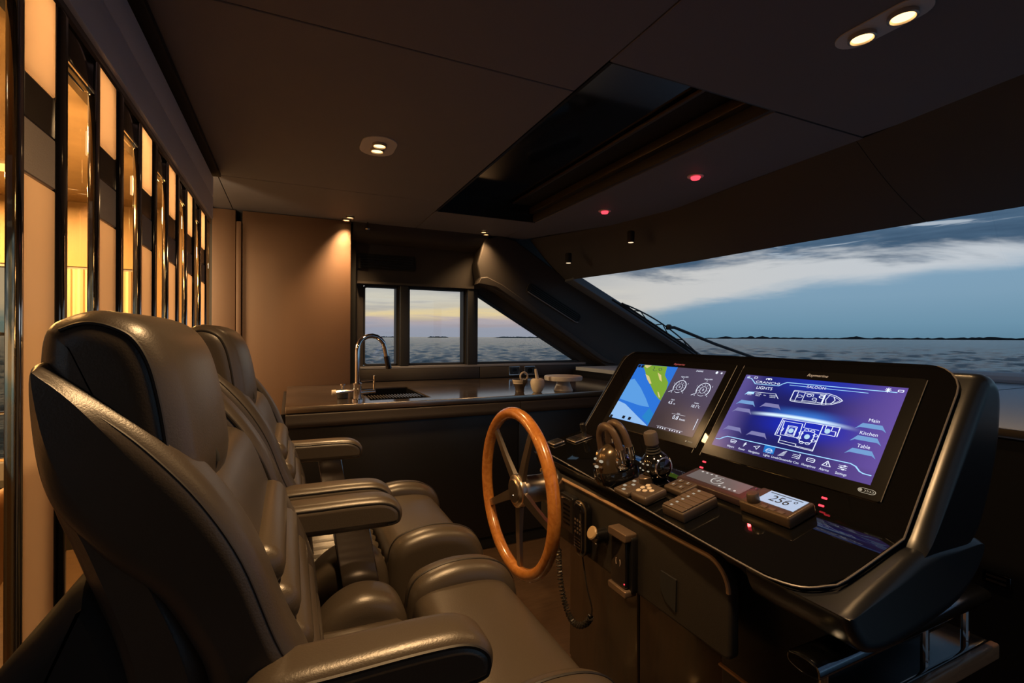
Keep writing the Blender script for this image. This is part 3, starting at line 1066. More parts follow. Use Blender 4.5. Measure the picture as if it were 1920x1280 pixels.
for k, (x, lab) in enumerate(((1.775, 'square chrome wall socket behind the dark mortar bowl'), (1.925, 'square chrome wall socket behind the cream mortar'))):
    so = thing('wall_socket', lab, 'socket', (x, 3.80, 0.92))
    fr3 = rrect(x - 0.052, x + 0.052, 0.918, 0.996, 0.006)
    obj('faceplate', prism(fr3, 3.788, 3.80, 0.002, 2), chrome_m, so)
    obj('insert', prism(rrect(x - 0.042, x + 0.042, 0.928, 0.986, 0.004), 3.784, 3.789), black_m, so)
    obj('outlet', prism(rrect(x - 0.022, x + 0.022, 0.936, 0.978, 0.018), 3.782, 3.785), dchrome_m, so)

# air vents
v1 = thing('air_vent', 'wide black slot air vent above the narrow port window', 'vent', (0.69, 3.84, 1.775))
obj('frame', prism(rrect(0.47, 0.905, 1.775, 1.892, 0.006), 3.836, 3.85, 0.002, 2), matte_m, v1)
for i in range(5):
    obj('slat', box(0.485, 0.89, 3.828, 3.838, 1.790 + i * 0.020, 1.797 + i * 0.020), black_m, v1)
v2 = thing('air_vent', 'slanted slatted air vent set into the sloping windscreen pillar', 'vent', (2.12, 3.71, 1.40))
A_, B_ = Vector((1.865, 0, 1.690)), Vector((2.395, 0, 1.412))
du = (B_ - A_).normalized()
dn = Vector((-du.z, 0, du.x))


def pv(s, nrm, y):
    q = A_ + du * s + dn * nrm
    return (q.x, y, q.z)


Lv = (B_ - A_).length
obj('frame', xf(prism(rrect(0, Lv, -0.043, 0.043, 0.03), 3.712, 3.722, 0.002, 2), lambda a, y, c: pv(a, c, y)), matte_m, v2)
obj('lower_lip', tube([pv(0.02, -0.042, 3.708), pv(Lv - 0.03, -0.042, 3.708), pv(Lv - 0.008, -0.03, 3.708)], 0.005, 8), sill_m, v2)
for i in range(4):
    obj('slat', tube([pv(0.03, -0.024 + i * 0.016, 3.708), pv(Lv - 0.03, -0.024 + i * 0.016, 3.708)], 0.0035, 6), black_m, v2)


# ================================================================== CEILING FITTINGS
# sunroof recess
hx0, hx1, hy0, hy1 = 0.905, 1.65, 1.225, 3.17
hat = thing('sunroof', 'large dark rectangular sunroof recessed into the headliner', 'sunroof', (1.28, 2.2, ZC))
obj('recess_wall', join(box(hx0 - 0.012, hx0, hy0, hy1, ZC + 0.001, ZC + 0.15), box(hx0, hx1, hy1, hy1 + 0.012, ZC + 0.001, ZC + 0.15),
                        box(hx0, hx1, hy0 - 0.012, hy0, ZC + 0.001, ZC + 0.15)), black_m, hat, smooth=0)
obj('dark_glass', box(hx0 - 0.01, hx1 + 0.02, hy0 - 0.01, hy1 + 0.01, ZC + 0.140, ZC + 0.150), gloss_m, hat, smooth=0)
obj('front_rail', rbox(1.63, 1.652, hy0, hy1, ZC + 0.004, ZC + 0.055, 0.003, 2), trim_m, hat)
obj('front_rail', rbox(1.60, 1.652, hy0, hy1, ZC + 0.062, ZC + 0.105, 0.003, 2), M('bronze_rail', (0.10, 0.075, 0.05), 0.35, 0.6), hat)
obj('blind_edge', rbox(1.46, 1.48, hy0, hy1, ZC + 0.118, ZC + 0.132, 0.003, 2), M('bronze_rail'), hat)
obj('blind', box(1.48, 1.655, hy0, hy1, ZC + 0.122, ZC + 0.130), matte_m, hat, smooth=0)


def capsule(x, y, dx, dy, hw, n=10):
    """stadium outline round (x, y), half axis (dx, dy), half width hw"""
    L = math.hypot(dx, dy)
    a = math.atan2(dy, dx)
    P = []
    for s, a0 in ((1, a - PI / 2), (-1, a + PI / 2)):
        for k in range(n + 1):
            t = a0 + PI * k / n
            P.append((x + s * dx + hw * math.cos(t), y + s * dy + hw * math.sin(t)))
    return P


def twin_light(x, y, dx, dy, hw, r, label, watts, plate=True, angle=148, blend=1.0, z=ZC):
    t = thing('twin_downlight', label, 'light', (x, y, z - 0.02))
    if plate:
        obj('plate', prism(capsule(x, y, dx * 1.05, dy * 1.05, hw), z - 0.004, z + 0.002, 0.0015, 2, 'Z'), plate_m, t)
    for s in (1, -1):
        cx, cy = x + s * dx * 0.82, y + s * dy * 0.82
        ring = obj('bezel', lathe([(r, 0.0), (r * 1.12, 0.002), (r * 1.12, 0.014), (r * 0.84, 0.014), (r * 0.94, 0.001), (r, 0.0)], (cx, cy, z - 0.016), 28, caps=False), steel_m, t)
        obj('bulb', lathe([(r * 0.84, 0.0), (r * 0.84, 0.004)], (cx, cy, z - 0.010), 24), lamp_on, ring)
        spot('downlight_beam', (cx, cy, z - 0.022), watts / 2, WARM, angle, blend, t, 0.035)
    return t


twin_light(1.449, 0.760, 0.0, 0.060, 0.052, 0.030, 'twin warm downlight on an oval white plate above the helm console', LAMP_W['console'])
twin_light(0.354, 2.197, 0.0, 0.040, 0.075, 0.028, 'twin downlight on a squarish white plate above the far helm seat', LAMP_W['helm'], angle=112)
twin_light(0.354, 0.70, 0.0, 0.040, 0.075, 0.028, 'twin downlight on a squarish white plate above the near helm seat', LAMP_W['helm'])  # out of view, added to give the near seat warm highlights
twin_light(0.372, 3.60, -0.010, 0.055, 0.055, 0.026, 'pair of small downlights washing the tan galley panel', LAMP_W['galley'], plate=False, angle=92)
twin_light(1.428, 3.62, 0.03, 0.045, 0.045, 0.024, 'pair of small downlights above the port window corner', LAMP_W['galley'] * 0.45, plate=False, angle=110)
for x, y, z, lab in ((1.926, 1.882, ZC, 'red night light with a pale ring, the nearer one in the headliner'), (1.909, 2.659, ZC, 'red night light, the farther one in the headliner')):
    t = thing('night_light', lab, 'light', (x, y, z - 0.02))
    obj('bezel', lathe([(0.026, 0.0), (0.042, 0.002), (0.042, 0.008), (0.024, 0.008)], (x, y, z - 0.008), 28, caps=False), plate_m, t)
    obj('bulb', lathe([(0.020, 0.0), (0.024, 0.006), (0.024, 0.02)], (x, y, z - 0.020), 20), red_on, t)
    d = bpy.data.lights.new('night_glow', 'SPOT')
    d.energy = LAMP_W['red']
    d.color = (1, 0.05, 0.05)
    d.spot_size = math.radians(120)
    d.shadow_soft_size = 0.02
    o = bpy.data.objects.new('night_glow', d)
    COL.objects.link(o)
    o.parent = t
    o.location = (0, 0, -0.004)


def brow_spot(x, y, z, lab):
    t = thing('spot_lamp', lab, 'light', (x, y, z))
    obj('housing', lathe([(0.020, 0.002), (0.024, 0.0), (0.026, 0.075), (0.02, 0.08)], (x, y, z), 20), matte_m, t)
    obj('bulb', lathe([(0.018, 0), (0.018, 0.004)], (x, y, z - 0.001), 20), lamp_dim, t)
    spot('spot_beam', (x, y, z - 0.004), LAMP_W['brow'], WARM, 70, 0.8, t)


def brow_z(x, y):
    a, c = curve_at(BROW, y), curve_at(HEADER, y)
    return ZC + (1.76 - ZC) * (x - a) / (c - a)


brow_spot(2.16, 2.70, 1.915, 'small black cylinder spot under the brow, the one nearer the bow')
brow_spot(2.02, 3.30, 1.845, 'small black cylinder spot under the brow, the one over the sloping pillar')
t = thing('ceiling_sensor', 'tiny metal sensor dome under the port headliner', 'sensor', (0.52, 3.70, 2.05))
obj('dome', lathe([(0.008, 0), (0.014, 0.004), (0.016, 0.012)], (0.52, 3.69, 2.040), 16), steel_m, t)
obj('bracket', tube([(0.52, 3.69, 2.05), (0.52, 3.69, 2.099)], 0.005, 8), black_m, t)

# ================================================================== HELM SEATS
def seat(cy, label):
    s = thing('helm_chair', label, 'chair', (0.1, cy, 0), 'helm chairs')

    def pr(name, P, y0, y1, r, mat=leather, sm=6, parent=s, seg=5):
        return obj(name, prism(catmull(P, sm), cy + y0, cy + y1, r, seg), mat, parent)

    def pipe(P, y, d, parent, rad=0.0035, a=0, b=None):
        Q = inset(catmull(P, 6), d)
        if b is None:
            g = tube([(p[0], cy + y, p[1]) for p in Q], rad, 6, True)
        else:
            g = tube([(p[0], cy + y, p[1]) for p in Q[a:b]], rad, 6)
        return obj('piping', g, piping_m, parent)

    head = [(-0.222, 1.150), (-0.223, 1.215), (-0.218, 1.255), (-0.198, 1.270), (-0.174, 1.276), (-0.148, 1.272), (-0.122, 1.258),
            (-0.103, 1.230), (-0.091, 1.190), (-0.082, 1.140), (-0.078, 1.095), (-0.088, 1.062), (-0.125, 1.052), (-0.190, 1.078), (-0.215, 1.105)]
    hg = prism(catmull(head, 6), cy - 0.245, cy + 0.235, 0.034, 6)
    # split the long sides so that the front can be rounded in plan
    sec = [-0.211 + 0.0412 * i for i in range(11)]
    nP = len(head) * 6
    hv, hf2 = [], []
    P_ = catmull(head, 6)
    th_ = thickness(P_)
    rg = [(-0.245, 0.040)] + [(-0.245 + 0.034 * (1 - math.cos(k / 6 * PI / 2)), 0.034 * (1 - math.sin(k / 6 * PI / 2))) for k in range(7)]
    rg += [(-0.211 + 0.0412 * i, 0.0) for i in range(1, 10)]
    rg += [(0.235 - 0.034 * (1 - math.cos(k / 6 * PI / 2)), 0.034 * (1 - math.sin(k / 6 * PI / 2))) for k in range(6, -1, -1)] + [(0.235, 0.040)]
    for yy, dd_ in rg:
        for px_, pz_ in (inset_safe(P_, dd_, th_) if dd_ > 0 else P_):
            wgt = min(1, max(0, (px_ + 0.215) / 0.12))
            hv.append((px_ - 0.062 * wgt * (abs(yy + 0.09) / 0.26) ** 2, cy + yy, pz_))
    for k in range(len(rg) - 1):
        for i in range(nP):
            j = (i + 1) % nP
            hf2.append((k * nP + i, k * nP + j, (k + 1) * nP + j, (k + 1) * nP + i))
    hf2 += [tuple(range(nP - 1, -1, -1)), tuple((len(rg) - 1) * nP + i for i in range(nP))]
    h = obj('headrest', (hv, hf2), leather, s)
    for yy in (-0.2395, 0.2295):
        Q = inset_safe(P_, 0.014, th_)
        Q = [(q[0] - 0.062 * min(1, max(0, (q[0] + 0.215) / 0.12)) * (abs(yy + 0.09) / 0.26) ** 2, cy + yy, q[1]) for q in Q]
        obj('piping', tube(Q[16:-16], 0.0022, 6), piping_m, h)
    obj('slot', tube([(-0.087, cy - 0.150, 1.112), (-0.084, cy - 0.150, 1.104), (-0.083, cy - 0.150, 1.096)], 0.005, 12), matte_m, h)
    crest = [(-0.224, 1.205), (-0.216, 1.224), (-0.198, 1.216), (-0.162, 1.186), (-0.120, 1.145), (-0.073, 1.085), (-0.034, 1.014), (-0.002, 0.924),
             (0.024, 0.864), (0.046, 0.790), (0.053, 0.717), (0.046, 0.652), (0.010, 0.610), (-0.05, 0.62), (-0.072, 0.72), (-0.072, 0.82), (-0.080, 0.888),
             (-0.097, 0.932), (-0.124, 0.982), (-0.162, 1.022), (-0.190, 1.059), (-0.208, 1.090), (-0.219, 1.135)]
    for y0, y1, yo in ((-0.262, -0.165, -0.255), (0.165, 0.262, 0.255)):
        w = pr('side_wing', crest, y0, y1, 0.030, leather, 5)
        Q = inset(catmull(crest, 5), 0.014)
        obj('piping', tube([(p[0], cy + yo, p[1]) for p in Q[9:62]], 0.0026, 6), piping_m, w)
        Qi = inset(catmull(crest, 5), 0.012)
        yi = cy + (y1 - 0.005 if y0 < 0 else y0 + 0.005)
        obj('piping', tube([(p[0], yi, p[1]) for p in Qi[18:62]], 0.003, 6), piping_m, w)
    rear = [(-0.200, 1.150), (-0.212, 1.095), (-0.192, 1.030), (-0.166, 0.945), (-0.152, 0.860), (-0.140, 0.70), (-0.110, 0.58), (-0.03, 0.54), (-0.01, 0.60),
            (-0.055, 0.72), (-0.075, 0.90), (-0.13, 1.05), (-0.16, 1.13)]
    pr('rear_shell', rear, -0.250, 0.250, 0.030, leather, 5)
    hous = [(-0.170, 1.00), (-0.225, 0.96), (-0.270, 0.90), (-0.300, 0.80), (-0.312, 0.62), (-0.300, 0.30), (-0.10, 0.28), (-0.08, 0.50), (-0.10, 0.80)]
    pr('rear_housing', hous, -0.245, 0.245, 0.03, matte_m, 4)
    # fluted lumbar pad
    centre = [(-0.130, 1.08), (-0.075, 1.075), (-0.035, 0.98), (-0.005, 0.88), (0.012, 0.76), (0.005, 0.66), (-0.04, 0.63), (-0.08, 0.85), (-0.12, 1.0)]
    pr('back_cushion', centre, -0.17, 0.17, 0.012, leather, 4)
    for k in range(6):
        t = k / 5
        x = -0.034 + 0.062 * (1 - (1 - t) ** 1.6)
        z = 0.955 - 0.265 * t
        ell = [(x + 0.030 * math.cos(a), z + 0.031 * math.sin(a)) for a in [2 * PI * i / 14 for i in range(14)]]
        obj('flute', prism(ell, cy - 0.168, cy + 0.168, 0.02, 4), leather_lt, s)
    # seat: fluted pan, two side bolsters, hinged front bolster with two rolls
    pan = [(-0.03, 0.55), (-0.02, 0.64), (0.06, 0.655), (0.20, 0.650), (0.232, 0.63), (0.235, 0.54), (0.10, 0.51)]
    p = pr('seat_pan', pan, -0.19, 0.19, 0.015, leather, 4)
    for k in range(7):
        y = cy - 0.150 + k * 0.050
        obj('flute', tube([(0.01, y, 0.645), (0.05, y, 0.650), (0.20, y, 0.646), (0.226, y, 0.630)], [0.022, 0.026, 0.026, 0.020], 10), leather_lt, p)
    sidew = [(0.005, 0.60), (0.035, 0.655), (0.075, 0.700), (0.122, 0.722), (0.170, 0.718), (0.210, 0.694), (0.232, 0.640), (0.228, 0.57), (0.16, 0.54), (0.05, 0.55)]
    for y0, y1 in ((-0.262, -0.160), (0.160, 0.262)):
        w = pr('seat_side_bolster', sidew, y0, y1, 0.034, leather_lt, 5)
        Q = inset(catmull(sidew, 5), 0.004)
        ym = cy + (y0 + 0.033 if y0 < 0 else y0 + 0.038)
        obj('piping', tube([(q[0], ym, q[1] + 0.001) for q in Q[3:33]], 0.003, 6), piping_m, w)
    front = [(0.245, 0.56), (0.242, 0.655), (0.262, 0.692), (0.32, 0.702), (0.41, 0.698), (0.462, 0.672), (0.480, 0.61), (0.462, 0.53), (0.33, 0.50)]
    f = pr('front_bolster', front, -0.215, 0.215, 0.012, leather_lt, 5)
    roll = [(0.238, 0.56), (0.234, 0.660), (0.252, 0.712), (0.302, 0.733), (0.362, 0.738), (0.428, 0.726), (0.474, 0.694), (0.496, 0.63), (0.478, 0.52), (0.33, 0.49)]
    for y0, y1 in ((-0.262, -0.175), (0.175, 0.262)):
        w = pr('bolster_roll', roll, y0, y1, 0.034, leather_lt, 5, f)
        Q = inset(catmull(roll, 5), 0.0005)
        ym = cy + (y1 - 0.036 if y0 < 0 else y0 + 0.036)
        obj('piping', tube([(q[0], ym, q[1]) for q in Q[5:38]], 0.003, 6), piping_m, s)
    arm = [(-0.050, 0.872), (-0.02, 0.897), (0.06, 0.899), (0.150, 0.898), (0.198, 0.892), (0.226, 0.872), (0.230, 0.846), (0.214, 0.830), (0.15, 0.829), (0.0, 0.833), (-0.045, 0.845)]
    for y0, y1, yo in ((-0.305, -0.228, -0.301), (0.228, 0.305, 0.232)):
        a = pr('armrest', arm, y0, y1, 0.022, leather_lt, 5)
        Q = inset(catmull(arm, 5), 0.010)
        for yy in (y0 + 0.004, y1 - 0.004):
            obj('piping', tube([(q[0], cy + yy, q[1]) for q in Q[3:38]], 0.0028, 6), piping_m, a)
        ym = (y0 + y1) / 2
        obj('support', prism([(0.085, 0.84), (0.160, 0.84), (0.200, 0.60), (0.122, 0.60)], cy + ym - 0.006, cy + ym + 0.006, 0.002, 2), M('polished_plate', (0.30, 0.29, 0.30), 0.10, 1.0), s)
    obj('arm_hinge', tube([(-0.03, cy - 0.27, 0.865), (-0.03, cy + 0.27, 0.865)], 0.018, 12), black_m, s)
    obj('base_plate', rbox(-0.08, 0.30, cy - 0.22, cy + 0.22, 0.47, 0.53, 0.01), black_m, s)
    obj('column', lathe([(0.16, 0), (0.16, 0.02), (0.075, 0.05), (0.07, 0.30), (0.09, 0.47)], (0.11, cy, 0.0), 28), black_m, s)
    return s


seat(0.84, 'brown leather helm chair nearest the camera, large in the foreground')
seat(1.49, 'brown leather helm chair behind the wheel, the one farther from the camera')

# ================================================================== STEERING WHEEL
WC = Vector((0.670, 1.415, 0.749))
wh = thing('steering_wheel', 'varnished wooden steering wheel with five steel spokes', 'steering wheel', tuple(WC))
R = 0.252
rim_pts, rim_r = [], []
for i in range(96):
    a = 2 * PI * i / 96
    rim_pts.append((WC.x, WC.y - R * math.cos(a), WC.z + R * math.sin(a)))
V, F = tube(rim_pts, 0.0195, 14, True, 1.0)
obj('rim', (V, F), wheel_m, wh)
for k in range(5):
    a = math.radians(62 + 72 * k)
    d = Vector((0, -math.cos(a), math.sin(a)))
    q = Vector((0, math.sin(a), math.cos(a)))
    V = []
    for s, hw, th, xo in ((0.030, 0.017, 0.008, 0.012), (0.13, 0.0135, 0.006, 0.004), (R - 0.012, 0.011, 0.005, 0.0)):
        c = WC + d * s + Vector((xo, 0, 0))
        for sy, sx in ((-1, -1), (1, -1), (1, 1), (-1, 1)):
            V.append(tuple(c + q * hw * sy + Vector((th * sx, 0, 0))))
    F = []
    for g in range(2):
        for j in range(4):
            F.append((g * 4 + j, g * 4 + (j + 1) % 4, g * 4 + 4 + (j + 1) % 4, g * 4 + 4 + j))
    F += [(3, 2, 1, 0), (8, 9, 10, 11)]
    obj('spoke', (V, F), steel_m, wh, smooth=20)
hub = obj('hub', lathe([(0.046, 0.0), (0.052, 0.004), (0.054, 0.010), (0.054, 0.022), (0.046, 0.026)], (WC.x - 0.006, WC.y, WC.z), 40, (1, 0, 0)), steel_m, wh)
obj('hub_cap', lathe([(0.036, 0.0), (0.040, 0.003), (0.040, 0.006)], (WC.x - 0.010, WC.y, WC.z), 32, (1, 0, 0)), steel_m, hub)
obj('hub_bolt', lathe([(0.004, 0.0), (0.005, 0.003)], (WC.x - 0.012, WC.y, WC.z - 0.014), 12, (1, 0, 0)), chrome_m, hub)
obj('shaft', lathe([(0.042, 0.0), (0.044, 0.004), (0.044, 0.09), (0.060, 0.10), (0.060, 0.1295)], (WC.x + 0.018, WC.y, WC.z), 36, (1, 0, 0)), steel_m, wh)

# ================================================================== HELM CONSOLE
def SB(x, y, nn=0.0):
    """point on the shelf glass: x towards the bow, y to port, nn above the glass"""
    z = 0.88 + (x - 1.03) * 0.2292
    return (x - 0.2234 * nn, y, z + 0.9747 * nn)


def PB(y, s, nn=0.0):
    """point on the upright display panel: s up the slope from the bend"""
    return (1.03 + 0.584 * s - 0.812 * nn, y, 0.88 + 0.812 * s + 0.584 * nn)


con = thing('helm_console', 'black helm console with glass shelf and upright display panel', 'console', (1.1, 1.05, 0))
def console_body(P, y0, y1, r, front_step, flare):
    """prism along y whose front steps back behind the knee panel and whose near end flares out downwards"""
    nb = len(P)
    tb = thickness(P)
    rg = [(y0, r + 0.006)] + [(y0 + r * (1 - math.cos(k / 5 * PI / 2)), r * (1 - math.sin(k / 5 * PI / 2))) for k in range(6)]
    rg += [(y, 0.0) for y in (0.54, 0.60, 0.64, 0.68, 0.72, 0.80, 1.0, 1.3, y1 - r)]
    rg += [(y1 - r * (1 - math.cos(k / 5 * PI / 2)), r * (1 - math.sin(k / 5 * PI / 2))) for k in range(4, -1, -1)] + [(y1, r + 0.006)]
    V, F = [], []
    for y, d in rg:
        for x, z in (inset_safe(P, d, tb) if d > 0 else P):
            t = min(1, max(0, (y - 0.63) / 0.08))
            t = t * t * (3 - 2 * t)
            x2 = x + front_step * t * min(1, max(0, (1.03 - x) / 0.2))
            V.append((x2, y - flare * (0.87 - z) / 0.12 * min(1, max(0, (0.60 - y) / 0.10)), z))
    for k in range(len(rg) - 1):
        for i in range(nb):
            j = (i + 1) % nb
            F.append((k * nb + i, k * nb + j, (k + 1) * nb + j, (k + 1) * nb + i))
    F += [tuple(range(nb - 1, -1, -1)), tuple((len(rg) - 1) * nb + i for i in range(nb))]
    return V, F


low = catmull([(0.786, 0.814), (0.80, 0.8185), (0.93, 0.848), (1.03, 0.868), (1.14, 0.866), (1.225, 0.860), (1.235, 0.840), (1.19, 0.805), (1.10, 0.772), (0.98, 0.756), (0.90, 0.750), (0.845, 0.751),
               (0.812, 0.760), (0.796, 0.780), (0.787, 0.802)], 4)
obj('shell', console_body(low, 0.468, 1.625, 0.018, 0.058, 0.030), hull_m, con)
high = catmull([(1.015, 0.848), (1.045, 0.885), (1.14, 1.018), (1.235, 1.152), (1.262, 1.178), (1.30, 1.172), (1.325, 1.13), (1.315, 1.03), (1.27, 0.92), (1.215, 0.850), (1.12, 0.82)], 4)
obj('display_housing', console_body(high, 0.468, 1.625, 0.026, 0.0, 0.0), hull_m, con)
# glass shelf
sp_ = rrect(0.5, 1.0, 0.0, 1.0, 0.0)
shelf = []
for (x, y) in [(1.032, 0.502), (0.86, 0.502), (0.822, 0.512), (0.794, 0.535), (0.781, 0.575), (0.779, 0.62), (0.79, 0.80), (0.808, 1.05), (0.826, 1.30), (0.838, 1.50), (0.842, 1.57), (0.852, 1.59), (0.87, 1.60), (1.032, 1.60)]:
    shelf.append((x, y))
k = len(shelf)
V = [SB(x, y, nn) for nn in (-0.004, 0.003) for x, y in shelf]
F = [(i, (i + 1) % k, k + (i + 1) % k, k + i) for i in range(k)] + [tuple(range(k - 1, -1, -1)), tuple(range(k, 2 * k))]
gs = obj('glass_shelf', (V, F), bglass_m, con, smooth=0)
obj('edge_bead', tube([SB(x - 0.002, y - (0.002 if i < 5 else 0), 0.001) for i, (x, y) in enumerate(catmull(shelf[:13], 3, False)) if i >= 0], 0.0020, 6), bead_m, con)
# display panel glass
pp = rrect(0.502, 1.575, -0.002, 0.385, (0.004, 0.012, 0.055, 0.065), 6)
k = len(pp)
V = [PB(y, s, nn) for nn in (-0.004, 0.003) for y, s in pp]
F = [(i, (i + 1) % k, k + (i + 1) % k, k + i) for i in range(k)] + [tuple(range(k - 1, -1, -1)), tuple(range(k, 2 * k))]
obj('glass_panel', (V, F), bglass_m, con, smooth=0)
left_edge = [PB(p[0] - 0.002, p[1], 0.001) for p in pp if p[0] < 0.56]
obj('edge_bead', tube(sorted(left_edge, key=lambda q: q[2]), 0.0018, 6), bead_m, con)
obj('edge_bead', tube(sorted([PB(p[0] + 0.002, p[1], 0.001) for p in pp if p[0] > 1.52], key=lambda q: q[2]), 0.0018, 6), bead_m, con)
# leather knee panel on the aft face
kp = rrect(0.702, 1.52, 0.590, 0.783, (0.012, 0.012, 0.03, 0.058), 6)
kp = rrect(0.702, 1.52, 0.590, 0.783, (0.012, 0.012, 0.012, 0.012), 6)
kp = [p for p in rrect(0.702, 1.52, 0.585, 0.786, (0.015, 0.015, 0.015, 0.06), 8)]
fp = obj('knee_panel', prism(kp, 0.818, 0.846, 0.007, 3, 'X'), M('knee_leather', (0.016, 0.013, 0.010), 0.6, bump=(500, 0.3)), con)
obj('top_welt', tube([(0.818, p[0], p[1]) for p in sorted([q for q in inset(kp, 0.004) if q[1] > 0.70], key=lambda q: (q[0], q[1]))], 0.005, 8), M('tan_welt', (0.32, 0.20, 0.11), 0.45), fp)  # tan colour paints in the lamplight along the panel's top edge
obj('recess', prism([(0.850, 0.688), (0.902, 0.688), (0.902, 0.645), (0.885, 0.622), (0.852, 0.612)], 0.814, 0.820, axis='X'), matte_m, fp)
# pedestal below
obj('plinth', rbox(0.98, 1.28, 0.78, 1.58, 0.0, 0.76, 0.01), plinth_m, con)
obj('plinth_panel', rbox(0.965, 0.985, 0.80, 1.16, 0.05, 0.74, 0.006), plinth_m, con)
obj('plinth_panel', rbox(0.965, 0.985, 1.165, 1.56, 0.05, 0.74, 0.006), plinth_m, con)
obj('side_leg', rbox(0.90, 1.26, 0.56, 0.80, 0.0, 0.757, 0.01), black_m, con)
obj('trim_line', rbox(0.893, 0.902, 0.565, 0.80, 0.500, 0.506, 0.002, 2), edge_wood, con)

# ---- side ledge and hand rail beside the console
lg = thing('side_ledge', 'low black ledge with a pale wooden edge beside the console', 'ledge', (1.0, 0.52, 0.58))
obj('board', rbox(0.60, 1.310, 0.484, 0.558, 0.600, 0.630, 0.004), gloss_m, lg)
obj('wood_edge', rbox(0.60, 1.316, 0.470, 0.486, 0.598, 0.629, 0.004), edge_wood, lg)
hr = thing('hand_rail', 'flat glossy black hand rail on short posts beside the console', 'hand rail', (1.0, 0.50, 0.63))
hp = [(p[0] + 0.002, p[1] - 0.006) for p in catmull([(0.476, 0.722), (0.474, 0.735), (0.482, 0.743), (0.500, 0.746), (0.522, 0.743), (0.530, 0.735), (0.526, 0.722), (0.50, 0.717)], 4)]
obj('bar', prism(hp, 0.750, 1.300, 0.004, 2, 'X'), M('smoked_chrome', (0.16, 0.18, 0.21), 0.12, 1.0), hr)
for x in (0.80, 1.105, 1.255):
    obj('post', tube([(x, 0.502, 0.6295), (x, 0.502, 0.713)], 0.007, 10), chrome_m, hr)

# ================================================================== DISPLAYS
WS, HS = 0.405, 0.236          # lit area


def display(y_left, s_low, label, name='chart_display'):
    """multifunction display; y_left = port edge of the lit area, s_low = its foot"""
    root = thing(name, label, 'display', PB(y_left - WS / 2, s_low - 0.02, 0.0))
    by0, by1 = y_left - WS - 0.026, y_left + 0.022
    bez = rrect(by0, by1, s_low - 0.030, s_low + HS + 0.026, 0.006, 3)
    k = len(bez)
    V = [PB(y, s, nn) for nn in (0.003, 0.0075) for y, s in bez]
    F = [(i, (i + 1) % k, k + (i + 1) % k, k + i) for i in range(k)] + [tuple(range(k - 1, -1, -1)), tuple(range(k, 2 * k))]
    obj('bezel', (V, F), M('antiglare_glass', (0.005, 0.005, 0.005), 0.20, spec=0.5), root, smooth=0)
    obj('side_bead', tube([PB(by0 - 0.001, s_low - 0.028, 0.006), PB(by0 - 0.001, s_low + HS + 0.024, 0.006)], 0.0010, 6), bead_m, root)

    def fn(a, b, nn):
        return PB(y_left - a * WS, s_low + (1 - b) * HS, 0.0078 + nn)
    return root, fn


def on(geo2, fn, nn=0.0003, yflip=True):
    return [fn(v[0], v[1], nn) for v in geo2[0]], geo2[1]


AR = WS / HS


def T(s, size, a, b, sx=0.62, shear=0.0):
    """lettering in screen units (a across, b down)"""
    v, f = text2(s, size, 0, 0, 1.0, shear)
    return [(a + p[0] * sx / 1.0 , b - p[1]) for p in v], f


def quad_grid(a0, a1, b0, b1, fn, nn):
    V = [fn(a0, b0, nn), fn(a1, b0, nn), fn(a1, b1, nn), fn(a0, b1, nn)]
    return V, [(0, 1, 2, 3)]


def screen_mat(name, build):
    m = bpy.data.materials.new(name)
    m.use_nodes = True
    t = m.node_tree
    b = t.nodes['Principled BSDF']
    b.inputs['Base Color'].default_value = (0.004, 0.004, 0.004, 1)
    b.inputs['Roughness'].default_value = 0.22
    n = N(t)
    sep = n.new('ShaderNodeSeparateXYZ')
    n.put(sep.inputs[0], n.new('ShaderNodeTexCoord').outputs['Object'])
    # object space of the lit area -> a across, b down
    a = n.m('ADD', n.m('MULTIPLY', sep.outputs[1], -1 / WS), 0.5)
    bb = n.m('SUBTRACT', 0.5, n.m('MULTIPLY', sep.outputs[2], 1 / (HS * 0.812)))
    n.put(b.inputs['Emission Color'], build(n, a, bb))
    b.inputs['Emission Strength'].default_value = 1.0
    return m


def bg_lights(n, a, b):
    base = n.mix(n.sstep(a, 0.55, 1.05), srgb(22, 26, 92), srgb(92, 72, 150))
    base = n.mix(n.m('MULTIPLY', n.sstep(a, 0.22, 0.0), 0.75), base, srgb(96, 84, 150))
    blue = n.m('MULTIPLY', n.sstep(a, 0.1, 0.5), n.sstep(a, 1.0, 0.6))
    band = n.m('MULTIPLY', n.sstep(n.m('ABSOLUTE', n.m('SUBTRACT', b, 0.56)), 0.24, 0.02), blue)
    base = n.mix(n.m('MULTIPLY', band, 0.75), base, srgb(16, 40, 190))
    topb = n.m('MULTIPLY', n.sstep(b, 0.30, 0.02), blue)
    base = n.mix(n.m('MULTIPLY', topb, 0.6), base, srgb(26, 54, 190))
    d = n.m('SUBTRACT', b, n.m('ADD', 0.475, n.m('MULTIPLY', n.m('POWER', n.m('SUBTRACT', a, 0.52), 2.0), 0.25)))
    core = n.m('MULTIPLY', n.sstep(n.m('ABSOLUTE', d), 0.034, 0.0), n.m('MULTIPLY', n.sstep(a, 0.14, 0.34), n.sstep(a, 0.88, 0.60)))
    halo = n.m('MULTIPLY', n.sstep(d, -0.14, -0.01), n.m('MULTIPLY', n.sstep(d, 0.03, 0.0), n.m('MULTIPLY', n.sstep(a, 0.22, 0.5), n.sstep(a, 0.82, 0.58))))
    base = n.mix(n.m('MULTIPLY', halo, 0.55), base, srgb(70, 150, 235))
    base = n.mix(core, base, srgb(214, 238, 255))
    return n.mix(n.m('MULTIPLY', n.sstep(b, 0.84, 0.90), 0.35), base, srgb(70, 54, 110))


